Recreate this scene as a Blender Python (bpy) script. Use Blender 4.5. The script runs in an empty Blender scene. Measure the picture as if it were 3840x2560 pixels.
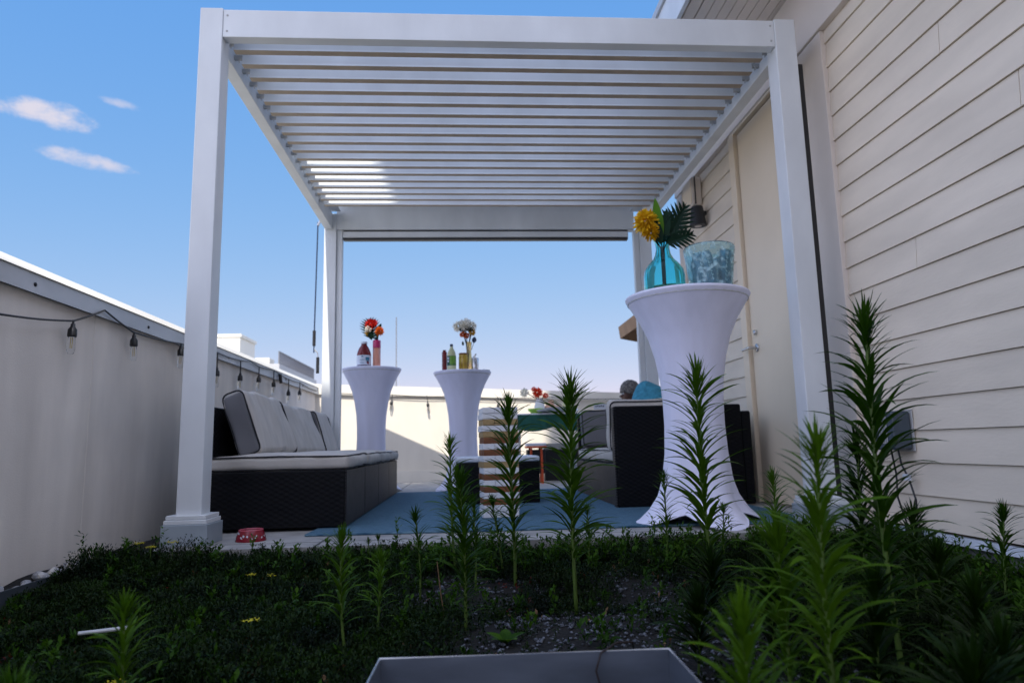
import bpy, bmesh, math, random
import numpy as np
from mathutils import Vector, Matrix, noise as mnoise

random.seed(7)
RNG = np.random.default_rng(11)
scn = bpy.context.scene
COL = scn.collection
PI = math.pi
R = math.radians

# ------------------------------------------------------------------ materials
def new_mat(name):
    m = bpy.data.materials.new(name); m.use_nodes = True
    nt = m.node_tree; nt.nodes.clear()
    out = nt.nodes.new('ShaderNodeOutputMaterial')
    b = nt.nodes.new('ShaderNodeBsdfPrincipled')
    nt.links.new(b.outputs[0], out.inputs[0])
    return m, nt, b, out

def nd(nt, t, **kw):
    n = nt.nodes.new(t)
    for k, v in kw.items():
        if isinstance(k, str) and hasattr(n, k): setattr(n, k, v)
    return n

def obj_coord(nt, scale=(1, 1, 1)):
    tc = nd(nt, 'ShaderNodeTexCoord'); mp = nd(nt, 'ShaderNodeMapping')
    mp.inputs['Scale'].default_value = scale
    nt.links.new(tc.outputs['Object'], mp.inputs[0])
    return mp.outputs[0]

def mat(name, col, rough=.6, var=.12, scale=8., stretch=(1, 1, 1), bump=0., bscale=60., metal=0., spec=.5, col2=None, sheen=0., detail=5):
    m, nt, b, out = new_mat(name)
    b.inputs['Roughness'].default_value = rough
    b.inputs['Metallic'].default_value = metal
    b.inputs['Specular IOR Level'].default_value = spec
    if sheen: b.inputs['Sheen Weight'].default_value = sheen
    v = obj_coord(nt, stretch)
    n = nd(nt, 'ShaderNodeTexNoise'); n.inputs['Scale'].default_value = scale; n.inputs['Detail'].default_value = detail
    nt.links.new(v, n.inputs['Vector'])
    r = nd(nt, 'ShaderNodeValToRGB')
    c = np.array(col[:3]); c2 = np.array(col2[:3]) if col2 else c * (1 + var)
    c1 = c if col2 else c * (1 - var)
    r.color_ramp.elements[0].position = .3; r.color_ramp.elements[1].position = .7
    r.color_ramp.elements[0].color = (*c1, 1); r.color_ramp.elements[1].color = (*np.clip(c2, 0, 1), 1)
    nt.links.new(n.outputs[0], r.inputs[0]); nt.links.new(r.outputs[0], b.inputs['Base Color'])
    if bump:
        n2 = nd(nt, 'ShaderNodeTexNoise'); n2.inputs['Scale'].default_value = bscale; n2.inputs['Detail'].default_value = 4
        nt.links.new(v, n2.inputs['Vector'])
        bp = nd(nt, 'ShaderNodeBump'); bp.inputs['Strength'].default_value = bump; bp.inputs['Distance'].default_value = .004
        nt.links.new(n2.outputs[0], bp.inputs['Height']); nt.links.new(bp.outputs[0], b.inputs['Normal'])
    return m

def glass(name, col, rough=.03, trans=1., ior=1.3):
    m, nt, b, out = new_mat(name)
    b.inputs['Base Color'].default_value = (*col, 1); b.inputs['Roughness'].default_value = rough
    b.inputs['Transmission Weight'].default_value = trans; b.inputs['IOR'].default_value = ior
    return m

def leaf_mat(name, c1, c2, scale=25., trans=.35, rough=.5):
    m, nt, b, out = new_mat(name)
    v = obj_coord(nt)
    n = nd(nt, 'ShaderNodeTexNoise'); n.inputs['Scale'].default_value = scale; n.inputs['Detail'].default_value = 3
    nt.links.new(v, n.inputs['Vector'])
    r = nd(nt, 'ShaderNodeValToRGB'); r.color_ramp.elements[0].position = .32; r.color_ramp.elements[1].position = .68
    r.color_ramp.elements[0].color = (*c1, 1); r.color_ramp.elements[1].color = (*c2, 1)
    oi = nd(nt, 'ShaderNodeObjectInfo'); ad = nd(nt, 'ShaderNodeMath'); ad.operation = 'MULTIPLY_ADD'; ad.inputs[1].default_value = .45; nt.links.new(oi.outputs['Random'], ad.inputs[0])
    sb_ = nd(nt, 'ShaderNodeMath'); sb_.operation = 'SUBTRACT'; sb_.inputs[1].default_value = .22; nt.links.new(n.outputs[0], sb_.inputs[0]); nt.links.new(sb_.outputs[0], ad.inputs[2])
    nt.links.new(ad.outputs[0], r.inputs[0]); nt.links.new(r.outputs[0], b.inputs['Base Color'])
    b.inputs['Roughness'].default_value = rough; b.inputs['Specular IOR Level'].default_value = .12
    t = nd(nt, 'ShaderNodeBsdfTranslucent'); mx = nd(nt, 'ShaderNodeMixShader'); mx.inputs[0].default_value = trans
    nt.links.new(r.outputs[0], t.inputs[0]); nt.links.new(b.outputs[0], mx.inputs[1]); nt.links.new(t.outputs[0], mx.inputs[2])
    nt.links.new(mx.outputs[0], out.inputs[0])
    return m

def wicker_mat(name, c1, c2, k=150.):
    m, nt, b, out = new_mat(name)
    tc = nd(nt, 'ShaderNodeTexCoord'); sp = nd(nt, 'ShaderNodeSeparateXYZ'); nt.links.new(tc.outputs['Object'], sp.inputs[0])
    def M(op, a, bb=None):
        n = nd(nt, 'ShaderNodeMath'); n.operation = op
        for i, x in enumerate((a, bb)):
            if x is None: continue
            if isinstance(x, (int, float)): n.inputs[i].default_value = x
            else: nt.links.new(x, n.inputs[i])
        return n.outputs[0]
    h = M('ADD', sp.outputs[0], sp.outputs[1])
    s1 = M('SINE', M('MULTIPLY', h, k * .5)); s2 = M('SINE', M('MULTIPLY', sp.outputs[2], k))
    pr = M('MULTIPLY', s1, s2)
    # strand rounding
    r0 = nd(nt, 'ShaderNodeMapRange'); r0.inputs['From Min'].default_value = -.7; r0.inputs['From Max'].default_value = .9
    nt.links.new(pr, r0.inputs['Value'])
    ns = nd(nt, 'ShaderNodeTexNoise'); ns.inputs['Scale'].default_value = 14.; nt.links.new(tc.outputs['Object'], ns.inputs['Vector'])
    f = M('MULTIPLY', r0.outputs[0], M('ADD', ns.outputs[0], .45))
    cr = nd(nt, 'ShaderNodeValToRGB'); cr.color_ramp.elements[0].color = (*c1, 1); cr.color_ramp.elements[1].color = (*c2, 1)
    cr.color_ramp.elements[0].position = .25; cr.color_ramp.elements[1].position = .85
    nt.links.new(f, cr.inputs[0]); nt.links.new(cr.outputs[0], b.inputs['Base Color'])
    b.inputs['Roughness'].default_value = .55; b.inputs['Specular IOR Level'].default_value = .18
    bp = nd(nt, 'ShaderNodeBump'); bp.inputs['Strength'].default_value = .25; bp.inputs['Distance'].default_value = .003
    nt.links.new(pr, bp.inputs['Height']); nt.links.new(bp.outputs[0], b.inputs['Normal'])
    return m

def stucco_mat(name, base, dark):
    """painted wall with vertical rain streaks, cloudy stains and a dirty foot"""
    m, nt, b, out = new_mat(name)
    b.inputs['Roughness'].default_value = .85; b.inputs['Specular IOR Level'].default_value = .25
    v1 = obj_coord(nt, (1.7, 1.7, .35)); v2 = obj_coord(nt, (1, 1, 1)); v3 = obj_coord(nt, (1, 1, 1))
    a = nd(nt, 'ShaderNodeTexNoise'); a.inputs['Scale'].default_value = 3.; a.inputs['Detail'].default_value = 6; nt.links.new(v1, a.inputs['Vector'])
    c = nd(nt, 'ShaderNodeTexNoise'); c.inputs['Scale'].default_value = 1.6; c.inputs['Detail'].default_value = 4; nt.links.new(v2, c.inputs['Vector'])
    mul = nd(nt, 'ShaderNodeMath'); mul.operation = 'MULTIPLY'; nt.links.new(a.outputs[0], mul.inputs[0]); nt.links.new(c.outputs[0], mul.inputs[1])
    cr = nd(nt, 'ShaderNodeValToRGB'); cr.color_ramp.elements[0].color = (*dark, 1); cr.color_ramp.elements[1].color = (*base, 1)
    cr.color_ramp.elements[0].position = .13; cr.color_ramp.elements[1].position = .36
    nt.links.new(mul.outputs[0], cr.inputs[0]); nt.links.new(cr.outputs[0], b.inputs['Base Color'])
    f = nd(nt, 'ShaderNodeTexNoise'); f.inputs['Scale'].default_value = 180.; nt.links.new(v3, f.inputs['Vector'])
    bp = nd(nt, 'ShaderNodeBump'); bp.inputs['Strength'].default_value = .25; bp.inputs['Distance'].default_value = .003
    nt.links.new(f.outputs[0], bp.inputs['Height']); nt.links.new(bp.outputs[0], b.inputs['Normal'])
    return m

def paver_mat(name):
    m, nt, b, out = new_mat(name)
    tc = nd(nt, 'ShaderNodeTexCoord')
    br = nd(nt, 'ShaderNodeTexBrick'); br.offset = 0.; br.inputs['Scale'].default_value = 1.
    br.inputs['Brick Width'].default_value = .61; br.inputs['Row Height'].default_value = .61; br.inputs['Mortar Size'].default_value = .006
    br.inputs['Color1'].default_value = (.40, .385, .36, 1); br.inputs['Color2'].default_value = (.34, .33, .315, 1); br.inputs['Mortar'].default_value = (.05, .05, .05, 1)
    nt.links.new(tc.outputs['Object'], br.inputs['Vector'])
    n = nd(nt, 'ShaderNodeTexNoise'); n.inputs['Scale'].default_value = 9.; n.inputs['Detail'].default_value = 8; nt.links.new(tc.outputs['Object'], n.inputs['Vector'])
    mr = nd(nt, 'ShaderNodeMapRange'); mr.inputs['From Min'].default_value = .3; mr.inputs['From Max'].default_value = .7; mr.inputs['To Min'].default_value = .72; mr.inputs['To Max'].default_value = 1.12
    nt.links.new(n.outputs[0], mr.inputs['Value'])
    mx = nd(nt, 'ShaderNodeMix'); mx.data_type = 'RGBA'; mx.blend_type = 'MULTIPLY'; mx.inputs[0].default_value = 1.
    nt.links.new(br.outputs[0], mx.inputs[6]); nt.links.new(mr.outputs[0], mx.inputs[7]); nt.links.new(mx.outputs[2], b.inputs['Base Color'])
    b.inputs['Roughness'].default_value = .8
    return m

def rug_mat(name):
    m, nt, b, out = new_mat(name)
    v = obj_coord(nt, (6., 90., 1.)); v0 = obj_coord(nt)
    n = nd(nt, 'ShaderNodeTexNoise'); n.inputs['Scale'].default_value = 5.; n.inputs['Detail'].default_value = 5; nt.links.new(v, n.inputs['Vector'])
    w = nd(nt, 'ShaderNodeTexWave'); w.bands_direction = 'Y'; w.inputs['Scale'].default_value = 22.; w.inputs['Distortion'].default_value = 1.5; nt.links.new(v0, w.inputs['Vector'])
    a = nd(nt, 'ShaderNodeMath'); a.operation = 'MULTIPLY'; nt.links.new(n.outputs[0], a.inputs[0])
    mr = nd(nt, 'ShaderNodeMapRange'); mr.inputs['To Min'].default_value = .75; mr.inputs['To Max'].default_value = 1.1; nt.links.new(w.outputs[0], mr.inputs['Value'])
    nt.links.new(mr.outputs[0], a.inputs[1])
    cr = nd(nt, 'ShaderNodeValToRGB'); cr.color_ramp.elements[0].position = .33; cr.color_ramp.elements[1].position = .66
    cr.color_ramp.elements[0].color = (.040, .095, .15, 1); cr.color_ramp.elements[1].color = (.15, .26, .335, 1)
    nt.links.new(a.outputs[0], cr.inputs[0]); nt.links.new(cr.outputs[0], b.inputs['Base Color'])
    b.inputs['Roughness'].default_value = .95; b.inputs['Specular IOR Level'].default_value = .1
    bp = nd(nt, 'ShaderNodeBump'); bp.inputs['Strength'].default_value = .5; bp.inputs['Distance'].default_value = .005
    nt.links.new(w.outputs[0], bp.inputs['Height']); nt.links.new(bp.outputs[0], b.inputs['Normal'])
    return m

M_ALU = mat('white_aluminium', (.70, .725, .735), rough=.45, var=.075, scale=5., stretch=(1, 1, .45), bump=.08, bscale=140, detail=8)
M_ALUD = mat('grey_aluminium', (.45, .45, .44), rough=.4, var=.06, scale=5)
M_DARK = mat('black_plastic', (.012, .012, .014), rough=.45, var=.2)
M_SIDING = mat('cream_siding', (.82, .715, .575), rough=.7, var=.09, scale=3.0, stretch=(1, .6, 2.2), bump=.22, bscale=45)
M_TRIM = mat('pale_trim_paint', (.80, .71, .62), rough=.6, var=.04, scale=3, bump=.06)
M_DOOR = mat('door_paint', (.88, .74, .55), rough=.5, var=.04, scale=2.5, bump=.05, bscale=120)
M_STUCCO = stucco_mat('stained_stucco', (.90, .82, .72), (.70, .635, .56))
M_STUCCO2 = stucco_mat('cream_stucco', (.88, .81, .68), (.80, .73, .61))  # cream stucco of the rear parapet
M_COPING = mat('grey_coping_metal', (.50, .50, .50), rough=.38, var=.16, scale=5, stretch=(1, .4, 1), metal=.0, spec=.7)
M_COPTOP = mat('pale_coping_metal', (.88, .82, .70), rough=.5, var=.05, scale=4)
M_FLASH = mat('flashing_metal', (.62, .66, .72), rough=.35, var=.08, metal=.4)
M_CONC = mat('foundation_concrete', (.27, .27, .28), rough=.9, var=.15, scale=6, bump=.3)
M_PAVER = paver_mat('concrete_pavers')
M_RUG = rug_mat('blue_woven_rug')
M_WICK = wicker_mat('black_wicker', (.0016, .0019, .0030), (.0045, .0050, .0075), 260.)
M_WICKF = wicker_mat('grey_woven_front', (.004, .004, .005), (.085, .082, .085), 420.)
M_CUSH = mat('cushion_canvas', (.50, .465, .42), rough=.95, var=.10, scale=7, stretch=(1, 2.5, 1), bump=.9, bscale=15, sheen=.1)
M_CUSHD = mat('cushion_dark_grey', (.15, .15, .16), rough=.95, var=.07, scale=5, bump=.5, bscale=22)  # dark grey cloth of the cushion ends and the far back cushion
M_PIPE = mat('cushion_piping', (.012, .012, .014), rough=.8)
M_SPANDEX = mat('white_spandex', (.79, .79, .94), rough=.7, var=.05, scale=2.5, stretch=(6, 6, .4), bump=.35, bscale=7, sheen=.2)
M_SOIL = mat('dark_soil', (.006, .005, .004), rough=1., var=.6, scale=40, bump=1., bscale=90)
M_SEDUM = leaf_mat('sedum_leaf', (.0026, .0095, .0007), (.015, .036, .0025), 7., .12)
M_WEED = leaf_mat('horseweed_leaf', (.022, .066, .003), (.070, .155, .009), 18., .32)
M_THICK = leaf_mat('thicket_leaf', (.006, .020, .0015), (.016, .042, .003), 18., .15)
M_WEEDN = leaf_mat('horseweed_leaf_bright', (.028, .080, .003), (.078, .165, .007), 18., .32)
M_STEM = mat('horseweed_stem', (.075, .13, .016), rough=.55, var=.3, scale=30, stretch=(1, 1, .3))
M_GRAVEL = mat('grey_gravel', (.014, .016, .020), rough=.9, var=.1, scale=160, col2=(.19, .205, .24), detail=1)
M_STONE = mat('white_stone', (.34, .34, .35), rough=.8, var=.3, scale=18, bump=.4)
M_BOX = mat('brushed_sheet_metal', (.18, .205, .25), rough=.3, var=.22, scale=7, stretch=(1, 1, 4), metal=.45)
M_TEAL = glass('teal_glass', (.30, .80, .82), .03, 1., 1.25)
M_CLEAR = glass('clear_plastic', (.60, .84, .87), .16, .82, 1.2)
_nt = M_CLEAR.node_tree; _n = _nt.nodes.new('ShaderNodeTexNoise'); _n.inputs['Scale'].default_value = 3.; _n.inputs['Detail'].default_value = 5; _bp = _nt.nodes.new('ShaderNodeBump'); _bp.inputs['Strength'].default_value = .3; _bp.inputs['Distance'].default_value = .01
_n.inputs['Scale'].default_value = 38.; _nt.links.new(obj_coord(_nt), _n.inputs['Vector']); _nt.links.new(_n.outputs[0], _bp.inputs['Height']); _nt.links.new(_bp.outputs[0], _nt.nodes['Principled BSDF'].inputs['Normal'])
_r = _nt.nodes.new('ShaderNodeValToRGB'); _r.color_ramp.elements[0].position = .50; _r.color_ramp.elements[1].position = .72; _r.color_ramp.elements[0].color = (.90, .90, .90, 1); _r.color_ramp.elements[1].color = (.35, .35, .35, 1); _nt.links.new(_n.outputs[0], _r.inputs[0]); _nt.links.new(_r.outputs[0], _nt.nodes['Principled BSDF'].inputs['Transmission Weight'])
M_BULB = glass('bulb_glass', (.93, .95, .97), .02, 1., 1.12)
M_GREEN = leaf_mat('dark_frond', (.004, .020, .010), (.010, .035, .018), 30, .08)
M_BGREEN = leaf_mat('bright_leaf', (.05, .16, .01), (.10, .24, .02), 30, .3)
M_YEL = leaf_mat('yellow_petal', (.62, .33, .008), (.80, .50, .02), 40, .25)
M_ORG = leaf_mat('orange_petal', (.60, .09, .01), (.75, .16, .02), 40, .2)
M_RED = leaf_mat('red_petal', (.50, .012, .010), (.65, .03, .02), 40, .2)
M_CORAL = leaf_mat('coral_petal', (.80, .08, .03), (.88, .15, .06), 40, .25)
M_WHT = leaf_mat('white_petal', (.86, .82, .70), (.92, .90, .84), 40, .35)
M_WHITE = mat('white_paint', (.74, .745, .76), rough=.55, var=.05, scale=9, stretch=(1, 6, 6))
M_WOOD = mat('brown_stained_wood', (.13, .042, .012), rough=.6, var=.3, scale=16, stretch=(1, 7, 7), col2=(.24, .085, .026))
M_OCHRE = mat('bare_ochre_wood', (.30, .20, .085), rough=.65, var=.2, scale=16, stretch=(1, 7, 7), col2=(.42, .29, .13))
M_STEEL = mat('brushed_steel', (.55, .55, .56), rough=.25, var=.08, metal=.9)
M_LAMP = mat('charcoal_lamp_metal', (.022, .024, .028), rough=.5, var=.15)
M_BOWL = mat('red_enamel', (.20, .006, .016), rough=.25, var=.1)
M_PINK = mat('pink_rim', (.55, .10, .14), rough=.3)
M_REDBOT = mat('red_juice', (.16, .006, .010), rough=.18, var=.25, scale=14)
M_LABEL = mat('white_label', (.66, .70, .76), rough=.5, var=.06, scale=30)
M_BLUEM = mat('teal_print', (.02, .17, .26), rough=.5)
M_NAVY = mat('navy_print', (.012, .03, .08), rough=.5)
M_PEACH = mat('peach_glass', (.72, .30, .20), rough=.2, var=.08)
M_MAGENTA = mat('magenta_glass', (.55, .03, .14), rough=.2, var=.1)
M_AMBER = mat('amber_liquid', (.40, .24, .02), rough=.15, var=.25, scale=20, col2=(.62, .44, .06))
M_PALEGRN = mat('pale_green_liquid', (.55, .57, .33), rough=.15, var=.1)
M_GLABEL = mat('green_label', (.10, .26, .02), rough=.5, var=.4, scale=25, col2=(.18, .36, .05))
M_DGRN = mat('dark_green_cloth', (.008, .085, .06), rough=.8, var=.2)
M_LIME = mat('lime_green', (.30, .55, .06), rough=.5)
M_PASTRY = mat('peach_pastry', (.62, .36, .24), rough=.7, var=.25, scale=40)
M_ORANGEP = mat('orange_plastic', (.60, .075, .015), rough=.45)
M_BLUECAN = mat('blue_can', (.015, .075, .15), rough=.32, metal=.35, var=.3, scale=30, col2=(.10, .25, .34))
M_ICE = mat('frosty_white', (.70, .76, .78), rough=.25, var=.1, scale=30)
M_BLUEP = mat('blue_tufted_fabric', (.05, .25, .36), rough=1., var=.25, scale=45, bump=.8, bscale=70)
M_TAN = mat('tan_canvas', (.30, .19, .11), rough=.9, var=.12, scale=6)
M_SKIN = mat('dark_brown_skin', (.075, .030, .017), rough=.55, var=.12)
M_SHIRT = mat('blue_white_shirt', (.35, .42, .62), rough=.9, var=.3, scale=40)
M_SCARF = mat('grey_patterned_scarf', (.025, .022, .022), rough=.9, var=.5, scale=55, col2=(.16, .15, .135), detail=1)
M_FARW = mat('far_white_wall', (.70, .67, .58), rough=.8, var=.04, scale=.6)
M_FARG = mat('far_grey_wall', (.45, .45, .45), rough=.8, var=.08, scale=.4)
M_FART = mat('far_blue_roof', (.18, .29, .34), rough=.7, var=.08, scale=.3)
M_GROUND = mat('far_ground', (.30, .28, .24), rough=1., var=.3, scale=.01)
M_RAILING = mat('railing_grey', (.16, .16, .17), rough=.5)
M_SHADEBLOCK = mat('shade_block_concrete', (.62, .57, .50), rough=.85, var=.08, scale=.3)
M_DRY = mat('dry_stalk', (.16, .09, .04), rough=.8)
M_FALLEN = leaf_mat('fallen_leaf', (.40, .16, .015), (.52, .24, .03), 30, .15)
M_REDSED = leaf_mat('red_sedum', (.07, .008, .006), (.13, .02, .01), 20, .1)
M_CORD = mat('brown_cord', (.018, .008, .006), rough=.6)

# ------------------------------------------------------------------ mesh builder
class MB:
    def __init__(s): s.v = []; s.f = []; s.m = []; s.n = 0
    def add(s, verts, faces, mi=0):
        verts = [tuple(map(float, p)) for p in verts]
        o = s.n; s.v += verts; s.f += [tuple(i + o for i in f) for f in faces]; s.m += [mi] * len(faces); s.n += len(verts)
        return s
    def box(s, x0, x1, y0, y1, z0, z1, mi=0, mx=None):
        p = [(x, y, z) for z in (z0, z1) for y in (y0, y1) for x in (x0, x1)]
        if mx is not None: p = [tuple(mx @ Vector(q)) for q in p]
        return s.add(p, [(0, 2, 3, 1), (4, 5, 7, 6), (0, 1, 5, 4), (2, 6, 7, 3), (0, 4, 6, 2), (1, 3, 7, 5)], mi)
    def bbox(s, x0, x1, y0, y1, z0, z1, b=.003, mi=0, mx=None):
        """box with chamfered edges"""
        cx, cy, cz = (x0 + x1) / 2, (y0 + y1) / 2, (z0 + z1) / 2
        return s.rbox((x1 - x0, y1 - y0, z1 - z0), b, 0, mi, Matrix.Translation((cx, cy, cz)) if mx is None else mx @ Matrix.Translation((cx, cy, cz)))
    def rbox(s, size, r, n=0, mi=0, mx=None, puff=(0, 0, 0), seg=3, wob=0.):
        """rounded box; n extra subdivisions across the flat parts, puff swells each axis"""
        hs = [d / 2 for d in size]; r = min(r, min(hs) * .999)
        def ticks(h):
            a = [-h + r * i / seg for i in range(seg + 1)]
            mid = [-(h - r) + 2 * (h - r) * (i + 1) / (n + 1) for i in range(n)]
            bpart = [h - r + r * i / seg for i in range(seg + 1)]
            return a + mid + bpart
        tx, ty, tz = [ticks(h) for h in hs]
        seed = random.random() * 100
        def mp(p):
            q = [max(-(hs[i] - r), min(hs[i] - r, p[i])) for i in range(3)]
            d = [p[i] - q[i] for i in range(3)]; l = math.sqrt(sum(x * x for x in d)) or 1
            o = [q[i] + d[i] / l * r for i in range(3)]
            u = [p[i] / hs[i] for i in range(3)]
            for i in range(3):
                if puff[i]:
                    j, k = (i + 1) % 3, (i + 2) % 3
                    o[i] += puff[i] * u[i] * (1 - u[j] ** 2) * (1 - u[k] ** 2)
            if wob:
                w = mnoise.noise_vector(Vector((o[0] * 7 + seed, o[1] * 7, o[2] * 7))) * wob
                o = [o[i] + w[i] for i in range(3)]
            return o
        idx = {}
        V = []; F = []
        def vid(p):
            key = tuple(round(c, 6) for c in p)
            if key not in idx: idx[key] = len(V); V.append(mp(p))
            return idx[key]
        def face(ax, sgn, ta, tb):
            for i in range(len(ta) - 1):
                for j in range(len(tb) - 1):
                    q = []
                    for a, b2 in ((ta[i], tb[j]), (ta[i + 1], tb[j]), (ta[i + 1], tb[j + 1]), (ta[i], tb[j + 1])):
                        p = [0, 0, 0]; p[ax] = sgn * hs[ax]; p[(ax + 1) % 3] = a; p[(ax + 2) % 3] = b2; q.append(vid(p))
                    if sgn < 0: q.reverse()
                    if len(set(q)) >= 3: F.append(tuple(dict.fromkeys(q)))
        face(0, 1, ty, tz); face(0, -1, ty, tz); face(1, 1, tz, tx); face(1, -1, tz, tx); face(2, 1, tx, ty); face(2, -1, tx, ty)
        if mx is not None: V = [tuple(mx @ Vector(q)) for q in V]
        return s.add(V, F, mi)
    def tube(s, pts, r, seg=8, mi=0, closed=False, r1=None):
        pts = [Vector(p) for p in pts]; n = len(pts); V = []; F = []
        prev = None
        for i, p in enumerate(pts):
            if closed: t = pts[(i + 1) % n] - pts[i - 1]
            else: t = pts[min(i + 1, n - 1)] - pts[max(i - 1, 0)]
            if t.length < 1e-9: t = Vector((0, 0, 1))
            t.normalize()
            if prev is None:
                a = Vector((0, 0, 1)) if abs(t.z) < .9 else Vector((1, 0, 0)); u = t.cross(a).normalized()
            else:
                u = (prev - t * prev.dot(t)); u = u.normalized() if u.length > 1e-6 else t.orthogonal().normalized()
            prev = u; w = t.cross(u)
            rr = r if r1 is None else r + (r1 - r) * i / max(1, n - 1)
            for k in range(seg):
                a = 2 * PI * k / seg; V.append(p + (u * math.cos(a) + w * math.sin(a)) * rr)
        m = n if closed else n - 1
        for i in range(m):
            for k in range(seg):
                a, b = i * seg + k, i * seg + (k + 1) % seg; c, d = ((i + 1) % n) * seg + (k + 1) % seg, ((i + 1) % n) * seg + k
                F.append((a, b, c, d))
        if not closed:
            F.append(tuple(range(seg - 1, -1, -1))); F.append(tuple((n - 1) * seg + k for k in range(seg)))
        return s.add(V, F, mi)
    def lathe(s, prof, seg=32, mi=0, mx=None, rfun=None, cap=True):
        """prof: (r, z) list from bottom to top"""
        V = []; F = []; n = len(prof)
        for r, z in prof:
            for k in range(seg):
                a = 2 * PI * k / seg
                rr, zz = (r, z) if rfun is None else rfun(r, z, a)
                V.append((rr * math.cos(a), rr * math.sin(a), zz))
        for i in range(n - 1):
            for k in range(seg):
                F.append((i * seg + k, i * seg + (k + 1) % seg, (i + 1) * seg + (k + 1) % seg, (i + 1) * seg + k))
        if cap:
            F.append(tuple(range(seg - 1, -1, -1))); F.append(tuple((n - 1) * seg + k for k in range(seg)))
        if mx is not None: V = [tuple(mx @ Vector(q)) for q in V]
        return s.add(V, F, mi)
    def build(s, name, mats, parent=None, smooth=False):
        me = bpy.data.meshes.new(name); me.from_pydata(s.v, [], s.f)
        mats = mats if isinstance(mats, (list, tuple)) else [mats]
        for m in mats: me.materials.append(m)
        if len(mats) > 1: me.polygons.foreach_set('material_index', s.m)
        if smooth:
            me.polygons.foreach_set('use_smooth', [True] * len(me.polygons))
        me.update()
        o = bpy.data.objects.new(name, me); COL.objects.link(o)
        if parent is not None: o.parent = parent
        return o

def tag(o, label=None, cat=None, group=None, kind=None):
    if label: o['label'] = label
    if cat: o['category'] = cat
    if group: o['group'] = group
    if kind: o['kind'] = kind
    return o
def empty(name, loc, label, cat, group=None, rz=0.):
    o = bpy.data.objects.new(name, None); COL.objects.link(o); o.location = loc; o.rotation_euler = (0, 0, rz); o.empty_display_size = .1
    return tag(o, label, cat, group)
def T(x, y, z): return Matrix.Translation((x, y, z))
def RZ(a): return Matrix.Rotation(a, 4, 'Z')
def RX(a): return Matrix.Rotation(a, 4, 'X')
def RY(a): return Matrix.Rotation(a, 4, 'Y')
def auto_smooth(o, ang=40):
    me = o.data
    me.polygons.foreach_set('use_smooth', [True] * len(me.polygons))
    bm = bmesh.new(); bm.from_mesh(me)
    for e in bm.edges:
        if len(e.link_faces) == 2 and e.calc_face_angle(0) > R(ang): e.smooth = False
    bm.to_mesh(me); bm.free()
    return o

ZD = .04           # deck surface
ZS = -.06          # planter soil
# ------------------------------------------------------------------ setting
b = MB(); b.box(-800, 800, -400, 1500, -12.5, -12); tag(b.build('ground', M_GROUND), kind='structure')
b = MB(); b.box(-1.268, 1.849, 2.90, 5.6, -.02, ZD); b.box(-1.268, 7, 5.6, 11.5, -.02, ZD)
b.box(-1.26, 7, 2.94, 11.5, -.30, -.021)
tag(b.build('deck', M_PAVER), kind='structure')
tag(MB().box(-1.62, -1.2685, 2.93, 7.8, -.30, -.012).build('soil_strip', M_SOIL), kind='structure')
# planter soil: gently uneven sheet
def soil_z(x, y):
    t = min(1, max(0, (y - 2.15) / .7)); t = t * t * (3 - 2 * t)
    return ZS + .045 * t + .018 * mnoise.noise(Vector((x * 3, y * 3, 0))) + .006 * mnoise.noise(Vector((x * 17, y * 17, 3)))
bm = MB(); nx, ny = 70, 70; V = []; F = []
for j in range(ny + 1):
    for i in range(nx + 1):
        x = -1.62 + 3.47 * i / nx; y = -1.2 + 4.14 * j / ny
        V.append((x, y, soil_z(x, y)))
for j in range(ny):
    for i in range(nx):
        a = j * (nx + 1) + i; F.append((a, a + 1, a + nx + 2, a + nx + 1))
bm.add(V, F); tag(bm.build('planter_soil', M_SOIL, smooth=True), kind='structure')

# ------------------------------------------------------------------ pergola
XL, XR, Y0, Y1 = -1.222, 1.668, 3.07, 5.98
W = .105; ZB, ZT = 2.352, 2.492
pg = empty('pergola', (0, 0, 0), 'white aluminium pergola with slatted louver roof standing on the deck', 'pergola')
def post(x, y, plate=True, tilt=0):
    p = MB().bbox(x, x + W, y, y + W, .135, ZT + .006, .004).build('post', M_ALU, pg)
    q = MB(); q.bbox(x - .035, x + W + .035, y - .035, y + W + .035, .128, .146, .003); q.bbox(x - .029, x + W + .029, y - .029, y + W + .029, .147, .164, .003)
    q.build('base_plate', M_ALU, p)
    MB().bbox(x - .042, x + W + .042, y - .042, y + W + .042, ZD, .1275, .003).build('plinth', mat_plinth, p)
    return p
mat_plinth = mat('plinth_metal', (.34, .39, .43), rough=.45, var=.12, scale=6)
for (x, y) in ((XL, Y0), (XR - W, Y0), (XL, Y1), (XR - W + .045, Y1)): post(x, y)
MB().bbox(XL + W + .001, XR - W - .001, Y0 + .004, Y0 + .062, ZB, ZT, .003).build('beam', M_ALU, pg)
MB().bbox(XL + W + .001, XR - W - .001, Y1 + .004, Y1 + W - .004, ZB, 2.595, .003).build('beam', M_ALU, pg)
MB().box(XL + .08, XR - .08, 5.43, Y1 + W, 2.597, 2.612).build('sun_block_plate', M_ALU, pg)  # added unseen plate that keeps the sun off the rear beam
for x in (XL + .006, XR - .072):
    MB().bbox(x, x + .066, Y0 + W + .001, Y1 - .001, ZB, ZT, .003).build('beam', M_ALU, pg)
for xx in (XL + .006, XR - .145):
    MB().box(xx, xx + .139, Y0 + .07, Y1 - .02, 2.508, 2.516).build('sun_block_plate', M_ALU, pg)  # added plates that stop sun leaking past the louver ends
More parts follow.
